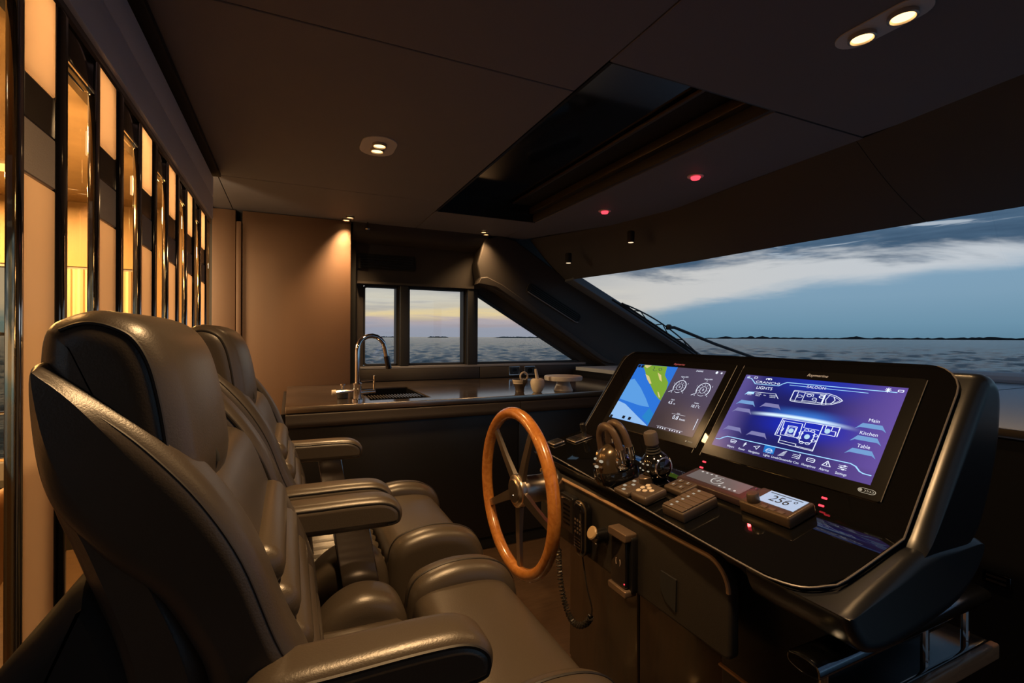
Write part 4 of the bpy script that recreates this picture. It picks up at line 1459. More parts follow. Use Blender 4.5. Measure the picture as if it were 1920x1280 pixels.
big, bf = display(0.985, 0.083, 'large display showing the blue light control page')
scr = obj('screen', quad_grid(0, 1, 0, 1, bf, 0.0), screen_mat('light_page', bg_lights), big, smooth=0)
AW = 0.0032


def asp(pts):
    return pts


lines = [
    ribbon([(0.02, 0.045), (0.055, 0.048), (0.075, 0.075), (0.104, 0.117), (0.28, 0.115), (0.300, 0.085), (0.327, 0.060), (0.955, 0.058)], 0.008),
    ribbon([(0.353, 0.090), (0.465, 0.091)], 0.006), ribbon([(0.587, 0.091), (0.82, 0.094)], 0.006),
    ribbon([(0.013, 0.913), (0.040, 0.908), (0.062, 0.878), (0.090, 0.853), (0.60, 0.850), (0.875, 0.845), (0.905, 0.862), (0.930, 0.900), (0.95, 0.912), (0.986, 0.914)], 0.009)]
obj('light_line', on(join2(*lines), bf), cyan_e, scr, smooth=0)
# yacht outline
hullp = [(0.399, 0.156), (0.405, 0.150), (0.48, 0.150), (0.612, 0.145), (0.66, 0.165), (0.69, 0.190), (0.706, 0.212), (0.69, 0.236), (0.655, 0.268), (0.61, 0.284), (0.50, 0.290), (0.41, 0.288), (0.399, 0.28)]
hp2 = [(0.41 + (x - 0.41) * 0.96, 0.218 + (y - 0.218) * 0.80) for x, y in hullp]
boat = [ribbon(hullp, 0.0055, True), ribbon(hp2, 0.003, True), ribbon([(0.43, 0.16), (0.43, 0.28)], 0.004), ribbon([(0.475, 0.165), (0.475, 0.275)], 0.004),
        ribbon([(0.60, 0.155), (0.60, 0.282)], 0.004), ribbon([(0.625, 0.16), (0.612, 0.22), (0.625, 0.278)], 0.004), ribbon([(0.65, 0.175), (0.665, 0.215), (0.65, 0.262)], 0.005),
        ribbon([(x, y) for x, y in arc2(0.449, 0.215, 0.016, 0, 360, 14)], 0.004), ribbon(arc2(0.505, 0.195, 0.014, 0, 360, 12), 0.004), ribbon(arc2(0.545, 0.230, 0.014, 0, 360, 12), 0.004),
        ribbon(arc2(0.582, 0.195, 0.014, 0, 360, 12), 0.006), ribbon([(0.482, 0.175), (0.53, 0.175), (0.53, 0.205)], 0.004), ribbon([(0.48, 0.262), (0.56, 0.262), (0.56, 0.245)], 0.004),
        ribbon([(0.57, 0.17), (0.595, 0.17), (0.595, 0.265), (0.57, 0.265)], 0.006)]
obj('yacht_drawing', on(join2(*boat), bf), white_e, scr, smooth=0)
plan = [ribbon([(0.408, 0.509), (0.754, 0.508), (0.756, 0.609)], 0.0055), ribbon([(0.408, 0.509), (0.404, 0.715), (0.444, 0.719), (0.447, 0.794), (0.662, 0.807), (0.661, 0.515)], 0.0055),
        ribbon([(0.426, 0.535), (0.543, 0.537), (0.553, 0.700), (0.437, 0.701)], 0.005, True), ribbon([(0.418, 0.525), (0.415, 0.700)], 0.004),
        ribbon([(0.557, 0.520), (0.557, 0.575), (0.648, 0.575)], 0.004), ribbon([(0.463, 0.580), (0.520, 0.580), (0.522, 0.690), (0.465, 0.690)], 0.005, True),
        ribbon([(0.470, 0.592), (0.514, 0.592), (0.516, 0.678), (0.472, 0.678)], 0.004, True), ribbon([(0.661, 0.608), (0.745, 0.609), (0.742, 0.560), (0.715, 0.560)], 0.005),
        ribbon([(0.68, 0.512), (0.68, 0.555), (0.715, 0.560), (0.715, 0.512)], 0.004), ribbon([(0.449, 0.765), (0.555, 0.770), (0.555, 0.790), (0.66, 0.795)], 0.004),
        ribbon([(0.428, 0.62), (0.440, 0.62), (0.440, 0.65), (0.428, 0.65)], 0.004), ribbon(rrect(0.562, 0.636, 0.605, 0.735, 0.02, 3), 0.005, True)]
for i in range(8):
    a = 2 * PI * i / 8 + PI / 8
    plan.append(ribbon(arc2(0.599 + 0.047 * math.cos(a), 0.668 + 0.078 * math.sin(a), 0.013, 0, 360, 8), 0.004))
obj('saloon_plan', on(join2(*plan), bf), white_e, scr, smooth=0)
for a, b2 in ((0.492, 0.635), (0.599, 0.668), (0.696, 0.568)):
    obj('lamp_dot', on(join2(disc2(a, b2, 0.016, 18, 0.028)), bf, 0.0006), emis('screen_pale_blue', (0.42, 0.62, 0.78), 1.0) if 'screen_pale_blue' not in MATS else MATS['screen_pale_blue'], scr, smooth=0)
btn_m = emis('button_blue', srgb(110, 150, 200), 1.0)
btn_g = emis('button_grey', srgb(120, 118, 165), 1.0)
for i, (a, b2) in enumerate(((0.107, 0.39), (0.292, 0.385), (0.107, 0.497), (0.104, 0.752), (0.29, 0.758), (0.903, 0.453), (0.903, 0.587), (0.902, 0.722))):
    w, h = 0.077, 0.034
    trap = [(a - w, b2 + h), (a - w * 0.62, b2 - h), (a + w * 0.62, b2 - h), (a + w, b2 + h), (a + w * 0.72, b2 + h * 0.35), (a - w * 0.72, b2 + h * 0.35)]
    bo = obj('screen_button', on(join2((trap, [(0, 1, 5), (1, 2, 4, 5), (2, 3, 4)])), bf), btn_m if i in (0, 5, 6, 7) else btn_g, scr, smooth=0)
obj('screen_button', on(join2(([(0.062, 0.28), (0.079, 0.233), (0.129, 0.228), (0.129, 0.262), (0.085, 0.262)], [(0, 1, 2, 3, 4)])), bf), cyan_e, scr, smooth=0)
obj('tab_outline', on(join2(ribbon([(0.129, 0.228), (0.286, 0.222), (0.317, 0.28)], 0.004)), bf), white_e, scr, smooth=0)
obj('screen_button', on(join2(([(0.372, 0.853), (0.446, 0.851), (0.450, 0.938), (0.380, 0.938)], [(0, 1, 2, 3)])), bf, 0.0002), emis('tab_blue', srgb(30, 110, 190), 1.0), scr, smooth=0)
SXT = 1 / AR
txt = [T('CRANCHI', 0.044, 0.192, 0.090, SXT * 1.6), T('LIGHTS', 0.056, 0.187, 0.166, SXT * 1.15), T('SALOON', 0.046, 0.526, 0.090, SXT * 1.1),
       T('Main', 0.050, 0.905, 0.383, SXT), T('Kitchen', 0.050, 0.904, 0.523, SXT), T('Table', 0.050, 0.904, 0.657, SXT),
       T('UPPER', 0.022, 0.100, 0.250, SXT), T('DECK', 0.022, 0.100, 0.272, SXT), T('LOWER', 0.022, 0.165, 0.250, SXT), T('DECK', 0.022, 0.165, 0.272, SXT), T('Sun', 0.022, 0.215, 0.258, SXT), T('COCKPIT', 0.022, 0.275, 0.250, SXT), T('LIGHTS', 0.022, 0.275, 0.272, SXT)]
for s_, a in (('Wipers', 0.147), ('Power', 0.234), ('Navigation', 0.324), ('Lights', 0.413), ('Levels/Sensors', 0.501), ('Air Con', 0.587), ('Humphree', 0.675), ('Alarms', 0.762), ('Settings', 0.851)):
    txt.append(T(s_, 0.034, a, 0.966, SXT * 0.95))
for g_ in txt:
    obj('lettering', on(join2(g_), bf, 0.0006), white_e, scr, smooth=0)
# icons along the foot and in the header
ic = []
ic.append(ribbon([(0.128, 0.885), (0.150, 0.878), (0.172, 0.885), (0.165, 0.915), (0.135, 0.915)], 0.005, True) )
ic.append(ribbon([(0.14, 0.905), (0.16, 0.895)], 0.005))
ic.append(ribbon([(0.245, 0.875), (0.232, 0.905), (0.243, 0.902), (0.234, 0.928), (0.250, 0.892), (0.240, 0.896)], 0.004, True))
ic.append(ribbon([(0.305, 0.902), (0.345, 0.880), (0.330, 0.928), (0.322, 0.906)], 0.004, True))
ic.append(ribbon(arc2(0.415, 0.905, 0.018, 180, 360, 8), 0.005))
ic.append(ribbon([(0.392, 0.905), (0.438, 0.905)], 0.004))
for i in range(5):
    a = math.radians(20 + 35 * i)
    ic.append(ribbon([(0.415 + 0.014 * math.cos(a), 0.910 + 0.014 * math.sin(a)), (0.415 + 0.026 * math.cos(a), 0.910 + 0.028 * math.sin(a))], 0.004))
for i in range(5):
    ic.append(ribbon([(0.48 + 0.006 * i, 0.935 - 0.012 * i), (0.515 + 0.002 * i, 0.925 - 0.014 * i)], 0.004))
for dy in (-0.018, 0.0, 0.018):
    ic.append(ribbon([(0.565, 0.902 + dy), (0.598, 0.902 + dy)], 0.004))
    ic.append(ribbon(arc2(0.600, 0.896 + dy, 0.009, -90, 120, 8), 0.004))
ic.append(ribbon(rrect(0.652, 0.696, 0.885, 0.922, 0.01, 3), 0.005, True))
ic.append(ribbon([(0.652, 0.903), (0.696, 0.903)], 0.004))
ic.append(ribbon([(0.764, 0.872), (0.742, 0.925), (0.787, 0.925)], 0.005, True))
ic.append(ribbon([(0.764, 0.890), (0.764, 0.912)], 0.005))
for dy, o_ in ((-0.018, 0.008), (0.0, -0.008), (0.018, 0.004)):
    ic.append(ribbon([(0.826, 0.902 + dy), (0.868, 0.902 + dy)], 0.004))
    ic.append(ribbon(arc2(0.847 + o_, 0.902 + dy, 0.006, 0, 360, 8), 0.004))
ic.append(ribbon([(0.02, 0.030), (0.030, 0.018), (0.040, 0.030), (0.036, 0.040), (0.024, 0.040)], 0.004, True))
ic.append(ribbon([(0.078, 0.020), (0.098, 0.020), (0.098, 0.045), (0.078, 0.045)], 0.004, True))
ic.append(ribbon(arc2(0.183, 0.040, 0.012, 150, 400, 10), 0.007))
ic.append(ribbon(arc2(0.198, 0.040, 0.012, 150, 400, 10), 0.007))
for i in range(4):
    a = PI * i / 4
    ic.append(ribbon([(0.911 - 0.014 * math.cos(a), 0.041 - 0.024 * math.sin(a)), (0.911 + 0.014 * math.cos(a), 0.041 + 0.024 * math.sin(a))], 0.005))
ic.append(ribbon(rrect(0.960, 0.984, 0.030, 0.050, 0.003, 2), 0.005, True))
for g_ in ic:
    obj('icon_stroke', on(join2(g_), bf, 0.0006), white_e, scr, smooth=0)
obj('maker_lettering', on(join2(T('Raymarine', 0.046, 0.50, -0.058, SXT * 1.15, 0.3)), bf, 0.0004), emis('maker_print', (0.62, 0.42, 0.26), 0.8), big, smooth=0)
kn = [ribbon(rrect(0.955, 1.035, 1.040, 1.082, 0.02, 4), 0.004, True), disc2(0.966, 1.061, 0.008, 12, 0.013)] + [ribbon(arc2(0.982 + 0.012 * i, 1.061, 0.008, -80, 80, 6), 0.003) for i in range(4)]
obj('key_symbol', on(join2(*kn), bf, 0.0004), print_w, big, smooth=0)


# ---- chart display
def bg_data(n, a, b):
    c = n.mix(n.sstep(b, 0.1, 0.9), srgb(70, 62, 84), srgb(44, 38, 50))
    return n.mix(n.m('MULTIPLY', n.sstep(a, 0.6, 1.0), 0.4), c, srgb(92, 80, 104))


sm, sf = display(1.465, 0.089, 'display showing a sea chart beside engine gauges')
scr2 = obj('screen', quad_grid(0, 1, 0, 1, sf, 0.0), screen_mat('data_page', bg_data), sm, smooth=0)


def poly(pts, mat, name='chart_area', nn=0.0002):
    return obj(name, on(join2((pts, [tuple(range(len(pts)))])), sf, nn), mat, scr2, smooth=0)


deep = emis('chart_deep', srgb(44, 110, 205), 1.0)
shal = emis('chart_shallow', srgb(88, 150, 215), 1.0)
pale = emis('chart_pale', srgb(140, 180, 225), 1.0)
landc = emis('chart_land', srgb(118, 156, 50), 1.0)
sand = emis('chart_sand', srgb(205, 190, 125), 1.0)
mid = emis('chart_mid', srgb(40, 125, 190), 1.0)
poly([(0, 0), (0.502, 0), (0.518, 1), (0, 1)], deep, nn=0.0001)
poly([(0.0, 0.30), (0.053, 0.277), (0.198, 0.42), (0.33, 0.58), (0.424, 0.71), (0.297, 0.711), (0.057, 0.671), (0.0, 0.66)], shal, nn=0.0002)
poly([(0.0, 0.70), (0.116, 0.732), (0.361, 0.896), (0.500, 0.985), (0.512, 0.998), (0.0, 0.998)], pale, nn=0.0002)
poly([(0.43, 0.72), (0.512, 0.80), (0.516, 0.97), (0.40, 0.88)], mid, nn=0.00015)
poly([(0.080, 0.002), (0.375, 0.002), (0.404, 0.154), (0.487, 0.27), (0.508, 0.38), (0.510, 0.575), (0.471, 0.547), (0.40, 0.48), (0.32, 0.378), (0.25, 0.29), (0.184, 0.207), (0.13, 0.11), (0.084, 0.05)], landc, nn=0.0003)
poly([(0.16, 0.17), (0.22, 0.20), (0.30, 0.32), (0.28, 0.33), (0.22, 0.26)], sand, nn=0.0004)
poly([(0.30, 0.12), (0.36, 0.16), (0.41, 0.27), (0.37, 0.24)], sand, nn=0.0004)
poly([(0.09, 0.004), (0.18, 0.004), (0.14, 0.06), (0.10, 0.04)], sand, nn=0.0004)
poly([(0.42, 0.44), (0.44, 0.45), (0.49, 0.53), (0.47, 0.53)], sand, nn=0.0004)
bx = [([(x, y), (x + 0.035, y), (x + 0.035, y + 0.05), (x, y + 0.05)], [(0, 1, 2, 3)]) for x, y in ((0.005, 0.008), (0.05, 0.010), (0.17, 0.925), (0.25, 0.925), (0.005, 0.955))]
obj('screen_button', on(join2(*bx), sf, 0.0005), emis('chart_black', (0.01, 0.01, 0.015), 1.0), scr2, smooth=0)
cl = [ribbon([(0.215, 0.02), (0.235, 0.05), (0.225, 0.08), (0.25, 0.10), (0.28, 0.09)], 0.006), ribbon([(0.29, 0.05), (0.32, 0.04), (0.335, 0.07), (0.31, 0.09), (0.30, 0.07)], 0.006, True)]
obj('chart_line', on(join2(*cl), sf, 0.0005), emis('chart_dark', (0.03, 0.05, 0.05), 1.0), scr2, smooth=0)
gg = []
for ca in (0.634, 0.880):
    cb = 0.317
    def ell(r, a0, a1, nn2=26):
        return [(ca + r * math.cos(math.radians(a0 + (a1 - a0) * i / nn2)), cb + r * AR * math.sin(math.radians(a0 + (a1 - a0) * i / nn2))) for i in range(nn2 + 1)]
    gg += [ribbon(ell(0.062, 150, 405), 0.007), ribbon(ell(0.030, 0, 360), 0.004), ribbon(ell(0.055, 120, 60), 0.004)]
    for i in range(9):
        aa = 135 + 33 * i
        p, q = ell(0.040, aa, aa + 1, 1)[0], ell(0.050, aa, aa + 1, 1)[0]
        gg.append(ribbon([p, q], 0.003))
        p2 = ell(0.080, aa, aa + 1, 1)[0]
        if i % 2 == 0:
            gg.append(T(str(i // 2), 0.03, p2[0], p2[1], SXT))
    gg += [T('0', 0.05, ca, cb, SXT), T('Engine RPM', 0.028, ca, 0.150, SXT), ribbon([(ca - 0.05, cb + 0.06), (ca - 0.09, cb + 0.10)], 0.006)]
gg += [T('Depth', 0.026, 0.637, 0.530, SXT), T('4.5', 0.065, 0.625, 0.580, SXT), T('m', 0.04, 0.672, 0.588, SXT), T('Rudder', 0.026, 0.885, 0.525, SXT), T('10.1°', 0.06, 0.880, 0.575, SXT), T('C', 0.04, 0.925, 0.580, SXT),
       T('SOG', 0.026, 0.765, 0.722, SXT), T('0.8', 0.085, 0.755, 0.785, SXT), T('knots', 0.045, 0.83, 0.795, SXT), ribbon([(0.70, 0.735), (0.84, 0.735)], 0.003),
       T('ENGINE', 0.034, 0.755, 0.036, SXT), disc2(0.925, 0.035, 0.012, 12, 0.020), disc2(0.97, 0.037, 0.010, 4, 0.016), ribbon([(0.97, 0.74), (0.974, 0.90)], 0.005)]
gg += [disc2(0.633 + 0.026 * i, 0.976, 0.006, 8, 0.010) for i in range(10) if i not in (4,)] + [ribbon([(0.61, 0.955), (0.89, 0.958)], 0.003)]
for g_ in gg:
    obj('gauge_mark', on(join2(g_), sf, 0.0006), white_e, scr2, smooth=0)
obj('maker_lettering', on(join2(T('Raymarine', 0.046, 0.50, -0.050, SXT * 1.1, 0.3)), sf, 0.0004), emis('maker_print_red', (0.62, 0.12, 0.10), 0.8), sm, smooth=0)
kn = [disc2(0.962, 1.066, 0.007, 10, 0.012)] + [ribbon(arc2(0.978 + 0.012 * i, 1.066, 0.008, -80, 80, 6), 0.003) for i in range(4)]
obj('key_symbol', on(join2(*kn), sf, 0.0004), print_w, sm, smooth=0)
# joint strips between the display cut-outs
for y in (1.040, 1.010):
    obj('panel_bead', tube([PB(y, 0.045, 0.004), PB(y, 0.352, 0.004)], 0.0009, 6), bead_m, con)


# ================================================================== CONTROLS ON THE SHELF
def on_shelf(geo):
    """(x, y, height) -> resting on the shelf glass"""
    return [SB(v[0], v[1], v[2] + 0.0032) for v in geo[0]], geo[1]


def keypad(name, label, x0, x1, y0, y1, h, r=0.005, mat=keybase_m):
    t = thing(name, label, 'keypad', SB((x0 + x1) / 2, (y0 + y1) / 2, 0.003))
    obj('base', on_shelf(rbox(x0, x1, y0, y1, 0.0, h, r)), mat, t)
    return t


# twin engine throttle
TX, TY = 0.862, 1.135
th = thing('throttle_control', 'twin engine throttle with arched levers on a black domed base', 'throttle', SB(TX, TY, 0.003))
obj('base', on_shelf(lathe([(0.062, 0), (0.064, 0.004), (0.062, 0.030), (0.058, 0.036)], (TX, TY, 0), 32)), gloss_m, th)
dome = [(0.058, 0.034), (0.056, 0.050), (0.050, 0.070), (0.040, 0.086), (0.026, 0.097), (0.010, 0.102), (0.0, 0.103)]
g = lathe(dome, (0, 0, 0), 32)
g = [(TX + v[0], TY + v[1] * 0.80, v[2]) for v in g[0]], g[1]
dm = obj('dome', on_shelf(g), M('bronze_dome', (0.10, 0.072, 0.046), 0.22, 0.6), th)
for i in range(3):
    for j in range(2):
        zz = 0.050 + 0.016 * j
        rr = 0.0575 - 0.006 * j
        a = PI + (-0.42 + 0.36 * i)
        obj('button', on_shelf(rbox(TX + rr * math.cos(a) - 0.003, TX + rr * math.cos(a) + 0.004, TY + rr * 0.8 * math.sin(a) - 0.006, TY + rr * 0.8 * math.sin(a) + 0.006, zz, zz + 0.006, 0.0015, 2)), print_w if (i + j) % 2 else key_m, dm)
for s_, xo in ((-1, -0.004), (1, 0.026)):
    arch = [(TX + xo, TY - 0.050, 0.060), (TX + xo, TY - 0.047, 0.095), (TX + xo, TY - 0.036, 0.132), (TX + xo, TY - 0.016, 0.152), (TX + xo, TY + 0.010, 0.154), (TX + xo, TY + 0.032, 0.140), (TX + xo, TY + 0.044, 0.112), (TX + xo, TY + 0.048, 0.075)]
    lv = obj('lever', on_shelf(tube(catmull(arch, 4, False), 0.0095, 10, False, 1.3)), M('leather_grip', (0.085, 0.058, 0.043), 0.3), th)
    obj('lever_foot', on_shelf(tube([arch[0], (TX + xo, TY - 0.0475, 0.097)], 0.0105, 12, False, 1.3)), chrome_m, lv)
obj('pivot_boss', on_shelf(lathe([(0.024, 0), (0.024, 0.010), (0.017, 0.016), (0.010, 0.018)], (TX, TY - 0.042, 0.058), 24, (0, -1, 0))), chrome_m, th)
obj('pivot_boss', on_shelf(lathe([(0.024, 0), (0.024, 0.010), (0.017, 0.016)], (TX, TY + 0.042, 0.058), 24, (0, 1, 0))), chrome_m, th)

# docking joystick
JX, JY = 0.915, 1.020
js = thing('joystick', 'docking joystick with grey knob on a glossy black ball', 'joystick', SB(JX, JY, 0.003))
obj('base', on_shelf(lathe([(0.030, 0), (0.032, 0.004), (0.026, 0.010)], (JX, JY, 0), 28)), gloss_m, js)
ball = obj('ball', on_shelf(lathe([(0.041 * math.sin(a), 0.048 - 0.041 * math.cos(a)) for a in [0.35 + (PI - 0.75) * i / 14 for i in range(15)]], (JX, JY, 0), 32)), gloss_m, js)
for i in range(3):
    for j in range(2):
        a, ph = PI + 0.35 - 0.42 * i, 1.15 + 0.42 * j
        c_ = (JX + 0.041 * math.sin(ph) * math.cos(a), JY + 0.041 * math.sin(ph) * math.sin(a), 0.048 + 0.041 * math.cos(ph))
        obj('button', on_shelf(rbox(c_[0] - 0.002, c_[0] + 0.002, c_[1] - 0.003, c_[1] + 0.003, c_[2] - 0.0015, c_[2] + 0.0015, 0.0007, 1)), print_w, ball)
obj('side_ring', on_shelf(tube([(JX + 0.026 * math.cos(a), JY - 0.030, 0.050 + 0.026 * math.sin(a)) for a in [2 * PI * i / 24 for i in range(24)]], 0.003, 6, True)), chrome_m, js)
for k in range(3):
    obj('neck_ring', on_shelf(lathe([(0.018 - 0.002 * k, 0), (0.021 - 0.002 * k, 0.003), (0.018 - 0.002 * k, 0.006)], (JX, JY, 0.084 + 0.007 * k), 24)), matte_m, js)
obj('knob', on_shelf(lathe([(0.014, 0), (0.0185, 0.006), (0.0185, 0.030), (0.016, 0.038), (0.008, 0.042), (0.0, 0.043)], (JX, JY, 0.104), 24)), grip_m, js)

# keypads
k1 = keypad('keypad', 'small keypad with a round dial beside the throttle', 0.800, 0.893, 1.008, 1.066, 0.014)
obj('dial', on_shelf(lathe([(0.018, 0), (0.018, 0.016), (0.016, 0.018), (0.012, 0.0185)], (0.876, 1.022, 0.014), 24)), M('knurled_bronze', (0.12, 0.09, 0.07), 0.35, 0.5), k1)
for i in range(4):
    for j in range(2):
        obj('key', on_shelf(rbox(0.808 + i * 0.016, 0.816 + i * 0.016, 1.046 - j * 0.016, 1.056 - j * 0.016, 0.0138, 0.0155, 0.001, 1)), print_w if (i + j) % 2 else key_m, k1)
k2 = keypad('keypad', 'curved bronze keypad with a cluster of round buttons', 0.800, 0.872, 0.935, 0.995, 0.024, 0.008)
for i, (dx, dy) in enumerate(((0.012, 0.045), (0.028, 0.048), (0.020, 0.030), (0.036, 0.032), (0.044, 0.046), (0.030, 0.016))):
    bt = obj('round_button', on_shelf(cyl((0.806 + dx, 0.935 + dy, 0.0235), 0.0065, 0.004, 16, bev=0.001)), cream_m, k2)
k3 = keypad('keypad', 'square bronze keypad with four slim switches', 0.886, 0.944, 0.902, 0.968, 0.018)
for i in range(2):
    for j in range(2):
        sw = obj('switch', on_shelf(rbox(0.896 + i * 0.024, 0.910 + i * 0.024, 0.914 + j * 0.026, 0.930 + j * 0.026, 0.0178, 0.021, 0.002, 1)), key_m, k3)
        obj('lit_mark', on_shelf(box(0.899 + i * 0.024, 0.907 + i * 0.024, 0.921 + j * 0.026, 0.923 + j * 0.026, 0.0205, 0.0215)), print_w, sw)
k4 = keypad('keypad', 'long bronze keypad with a row of six keys', 0.806, 0.912, 0.815, 0.885, 0.024, 0.004)
for i in range(6):
    x = 0.809 + i * 0.0172
    ky = obj('key', on_shelf(rbox(x, x + 0.0155, 0.819, 0.881, 0.0238, 0.0275, 0.001, 1)), key_m, k4)
    obj('lit_mark', on_shelf(box(x + 0.0055, x + 0.0105, 0.858, 0.864, 0.0270, 0.0282)), print_w, ky)

# autopilot head
ap = thing('autopilot_display', 'flat autopilot display with a round dial drawing', 'display', SB(0.985, 0.87, 0.003))
obj('case', on_shelf(rbox(0.938, 1.012, 0.765, 0.975, 0.0, 0.020, 0.004)), M('plum_case', (0.055, 0.035, 0.038), 0.25), ap)
def apf(a, b, nn):
    return SB(1.006 - b * 0.050, 0.958 - a * 0.165, 0.0235 + nn)
ascr = obj('screen', quad_grid(0, 1, 0, 1, apf, 0.0003), M('grey_lcd', (0.05, 0.05, 0.05), 0.2, emit=srgb(78, 74, 76), estr=1.0), ap, smooth=0)
ag = [ribbon([(0.5 + 0.10 * math.cos(2 * PI * i / 24), 0.5 + 0.33 * math.sin(2 * PI * i / 24)) for i in range(20)], 0.02), ribbon([(0.44, 0.5), (0.56, 0.5)], 0.02), ribbon([(0.5, 0.3), (0.5, 0.6)], 0.012)]
ag += [disc2(0.10 + 0.09 * i, 0.14, 0.02, 8, 0.06) for i in range(4)] + [disc2(0.62 + 0.09 * i, 0.86, 0.02, 8, 0.06) for i in range(4)]
obj('dial_drawing', on(join2(*ag), apf, 0.0006), emis('lcd_white', (0.55, 0.52, 0.48), 1.0), ascr, smooth=0)
for y in (0.781, 0.966):
    obj('screw', on_shelf(cyl((1.000, y, 0.0195), 0.003, 0.002, 10)), steel_m, ap)

# thruster / heading display with rotary knob
hdg = thing('heading_display', 'small heading display reading 256 degrees with a rotary knob', 'display', SB(0.97, 0.70, 0.003))
obj('case', on_shelf(rbox(0.926, 1.010, 0.648, 0.770, 0.0, 0.026, 0.005)), M('bronze_case', (0.09, 0.062, 0.042), 0.3, 0.3), hdg)
def hf(a, b, nn):
    return SB(1.004 - b * 0.052, 0.752 - a * 0.095, 0.0295 + nn)
hs = obj('screen', quad_grid(0.08, 1, 0, 1, hf, 0.0003), M('pale_lcd', (0.1, 0.1, 0.1), 0.25, emit=srgb(150, 175, 205), estr=1.0), hdg, smooth=0)
v_, f_ = text2('256°', 0.70, 0, 0)
obj('heading_digits', on(join2(([(0.58 + p[0] * 0.46, 0.55 - p[1]) for p in v_], f_), ribbon([(0.15, 0.14), (0.9, 0.14)], 0.05)), hf, 0.0006), matte_m, hs, smooth=0)
obj('knob', on_shelf(lathe([(0.0125, 0), (0.0135, 0.002), (0.0125, 0.018), (0.011, 0.020), (0.0, 0.0205)], (0.942, 0.742, 0.026), 24)), M('knurled_bronze'), hdg)
for i in range(3):
    obj('key', on_shelf(rbox(0.931, 0.941, 0.665 + i * 0.020, 0.679 + i * 0.020, 0.0258, 0.0275, 0.001, 1)), key_m, hdg)

# small panels at the far end of the shelf
f1 = thing('switch_panel', 'flat steel switch panel at the far end of the shelf', 'switch panel', SB(0.905, 1.56, 0.003))
obj('plate', on_shelf(rbox(0.882, 0.930, 1.535, 1.588, 0.0, 0.008, 0.003)), steel_m, f1)
obj('rocker', on_shelf(rbox(0.892, 0.920, 1.545, 1.578, 0.0078, 0.012, 0.003)), black_m, f1)
f2 = thing('trim_lever', 'short black trim lever on a flat steel plate', 'lever', SB(0.985, 1.52, 0.003))
obj('plate', on_shelf(rbox(0.945, 1.020, 1.490, 1.555, 0.0, 0.006, 0.003)), steel_m, f2)
obj('window', on_shelf(rbox(0.952, 0.980, 1.500, 1.545, 0.0058, 0.008, 0.002)), black_m, f2)
obj('stick', on_shelf(lathe([(0.012, 0), (0.009, 0.006), (0.007, 0.014), (0.0105, 0.020), (0.0105, 0.046), (0.007, 0.050)], (1.003, 1.515, 0.006), 18)), black_m, f2)
# indicator lamps on the upright panel
for y, s_, lab in ((0.985, 0.012, 'pair of tiny red indicator lamps below the chart display'), (0.655, 0.012, 'pair of tiny red indicator lamps below the light control display')):
    t = thing('indicator_lamp', lab, 'light', PB(y, s_, 0.003))
    for d_ in (0.0, 0.018):
        g = rbox(y - 0.006, y + 0.006, s_ + d_ - 0.0022, s_ + d_ + 0.0022, 0.003, 0.005, 0.001, 1)
        obj('led', ([PB(v[0], v[1], v[2]) for v in g[0]], g[1]), red_on, t)

# ---- things on the knee panel
XF = 0.8165


def on_face(P, x_out, r=0.003, seg=2, back=XF + 0.001):
    return prism(P, XF - x_out, back, r, seg, 'X')


rd = thing('vhf_radio', 'black wall radio unit with a speaker grille on the knee panel', 'radio', (XF, 1.31, 0.64))
obj('body', on_face(rrect(1.268, 1.345, 0.640, 0.752, 0.008), 0.022), black_m, rd)
for i in range(5):
    obj('grille_slot', box(XF - 0.0235, XF - 0.021, 1.284, 1.322, 0.662 + i * 0.014, 0.667 + i * 0.014), dchrome_m, rd)
obj('display_window', box(XF - 0.0235, XF - 0.021, 1.28, 1.335, 0.735, 0.742), chrome_m, rd)
hs_ = thing('radio_handset', 'black telephone handset hanging on the knee panel', 'handset', (XF, 1.22, 0.60))
hsh = rrect(1.190, 1.250, 0.598, 0.758, 0.026, 6)
hb = obj('body', on_face(hsh, 0.034, 0.010, 4), gloss_m, hs_)
obj('rim', tube([(XF - 0.026, p[0], p[1]) for p in inset(hsh, 0.0005)], 0.003, 6, True), M('bronze_rail'), hb)
for i in range(4):
    for j in range(3):
        obj('key', box(XF - 0.0355, XF - 0.033, 1.203 + j * 0.013, 1.210 + j * 0.013, 0.664 + i * 0.012, 0.670 + i * 0.012), key_m if (i + j) % 3 else chrome_m, hb)
for i in range(4):
    obj('grille_slot', box(XF - 0.0355, XF - 0.033, 1.204, 1.238, 0.622 + i * 0.009, 0.625 + i * 0.009), chrome_m, hb)
path = catmull([(0.80, 1.222, 0.598), (0.812, 1.214, 0.50), (0.83, 1.214, 0.43), (0.835, 1.240, 0.378), (0.835, 1.290, 0.338), (0.835, 1.340, 0.332), (0.835, 1.385, 0.375), (0.835, 1.412, 0.45), (0.835, 1.420, 0.52), (0.835, 1.418, 0.585)], 40, False)
cv = []
L_ = len(path)
for i, p in enumerate(path):
    p = Vector(p)
    t_ = (Vector(path[min(i + 1, L_ - 1)]) - Vector(path[max(i - 1, 0)])).normalized()
    u = Vector((1, 0, 0))
    w_ = t_.cross(u)
    f = i / L_
    rr = 0.0085 if 0.28 < f < 0.90 else 0.0
    ang = i * 1.15
    cv.append(tuple(p + (u * math.cos(ang) + w_ * math.sin(ang)) * rr))
tag(obj('coiled_cord', tube(cv, 0.0028, 5), M('cord_black', (0.03, 0.026, 0.022), 0.3)), 'black coiled handset cord looping below the knee panel', 'cord')
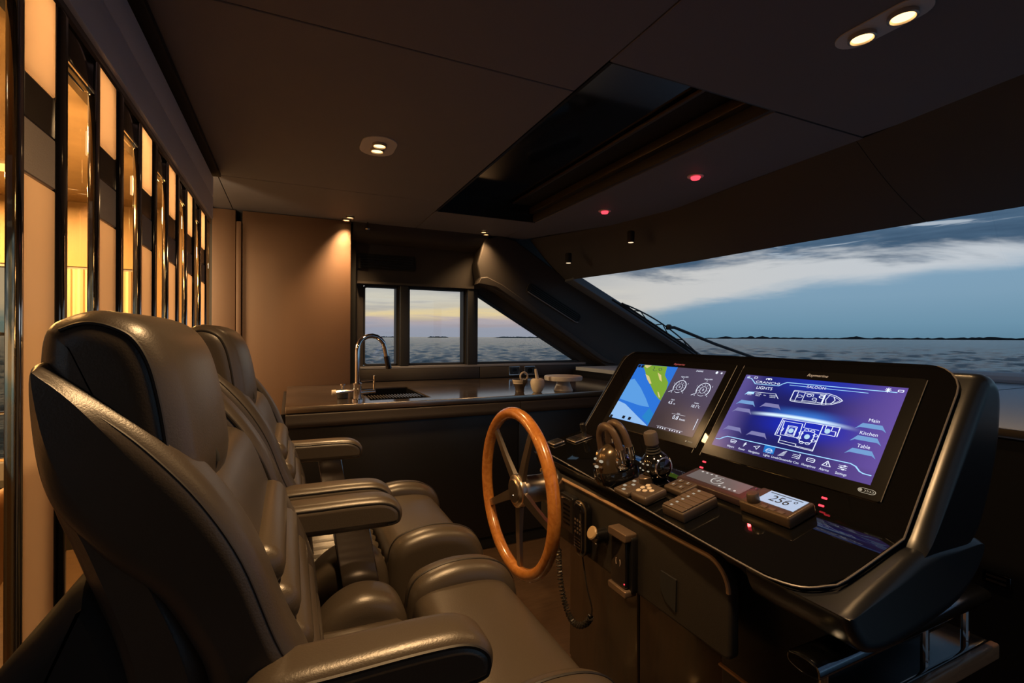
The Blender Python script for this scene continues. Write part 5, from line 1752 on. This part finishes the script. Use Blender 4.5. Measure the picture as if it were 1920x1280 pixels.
sk2 = thing('power_socket', 'round socket with a tan flip cap on the knee panel', 'socket', (XF, 1.135, 0.70))
obj('barrel', lathe([(0.018, 0), (0.021, 0.003), (0.021, 0.040)], (XF - 0.038, 1.132, 0.688), 24, (1, 0, 0)), gloss_m, sk2)
obj('cap', lathe([(0.016, 0), (0.019, 0.003), (0.019, 0.006)], (XF - 0.044, 1.136, 0.700), 24, (1, 0, -0.5)), M('tan_cap', (0.40, 0.28, 0.15), 0.4), sk2)
pc = thing('phone_cradle', 'upright charging cradle with bronze clamps on the knee panel', 'phone holder', (XF, 1.03, 0.58))
obj('back', on_face(rrect(0.988, 1.072, 0.588, 0.735, 0.008), 0.018), black_m, pc)
bz = M('bronze_clamp', (0.20, 0.14, 0.10), 0.35, 0.5)
obj('clamp', on_face(rrect(0.992, 1.068, 0.722, 0.744, 0.005), 0.036), bz, pc)
obj('clamp', on_face(rrect(0.992, 1.068, 0.580, 0.598, 0.005), 0.036), bz, pc)
ph = thing('phone', 'black phone clamped upright in the charging cradle', 'phone', (XF - 0.02, 1.03, 0.60))
obj('body', prism(rrect(0.998, 1.062, 0.599, 0.721, 0.008), XF - 0.030, XF - 0.0185, 0.003, 2, 'X'), gloss_m, ph)
obj('charge_symbol', join(*[tube([(XF - 0.0305, 1.030 + sg * (0.006 + 0.003 * math.cos(a)), 0.660 + 0.009 * math.sin(a)) for a in [-1.2 + 2.4 * i / 6 for i in range(7)]], 0.001, 5) for sg in (-1, 1)]), logo_m, ph)
obj('led', lathe([(0.0018, 0), (0.0018, 0.001)], (XF - 0.031, 1.004, 0.612), 10, (1, 0, 0)), red_on, ph)
cl2 = thing('clip_hook', 'tiny chrome hook on the knee panel beside the wheel', 'hook', (XF, 1.385, 0.72))
obj('plate', on_face(rrect(1.372, 1.398, 0.712, 0.748, 0.004), 0.005), dchrome_m, cl2)
obj('hook', tube([(XF - 0.004, 1.385, 0.738), (XF - 0.022, 1.385, 0.734), (XF - 0.024, 1.385, 0.722)], 0.004, 8), chrome_m, cl2)
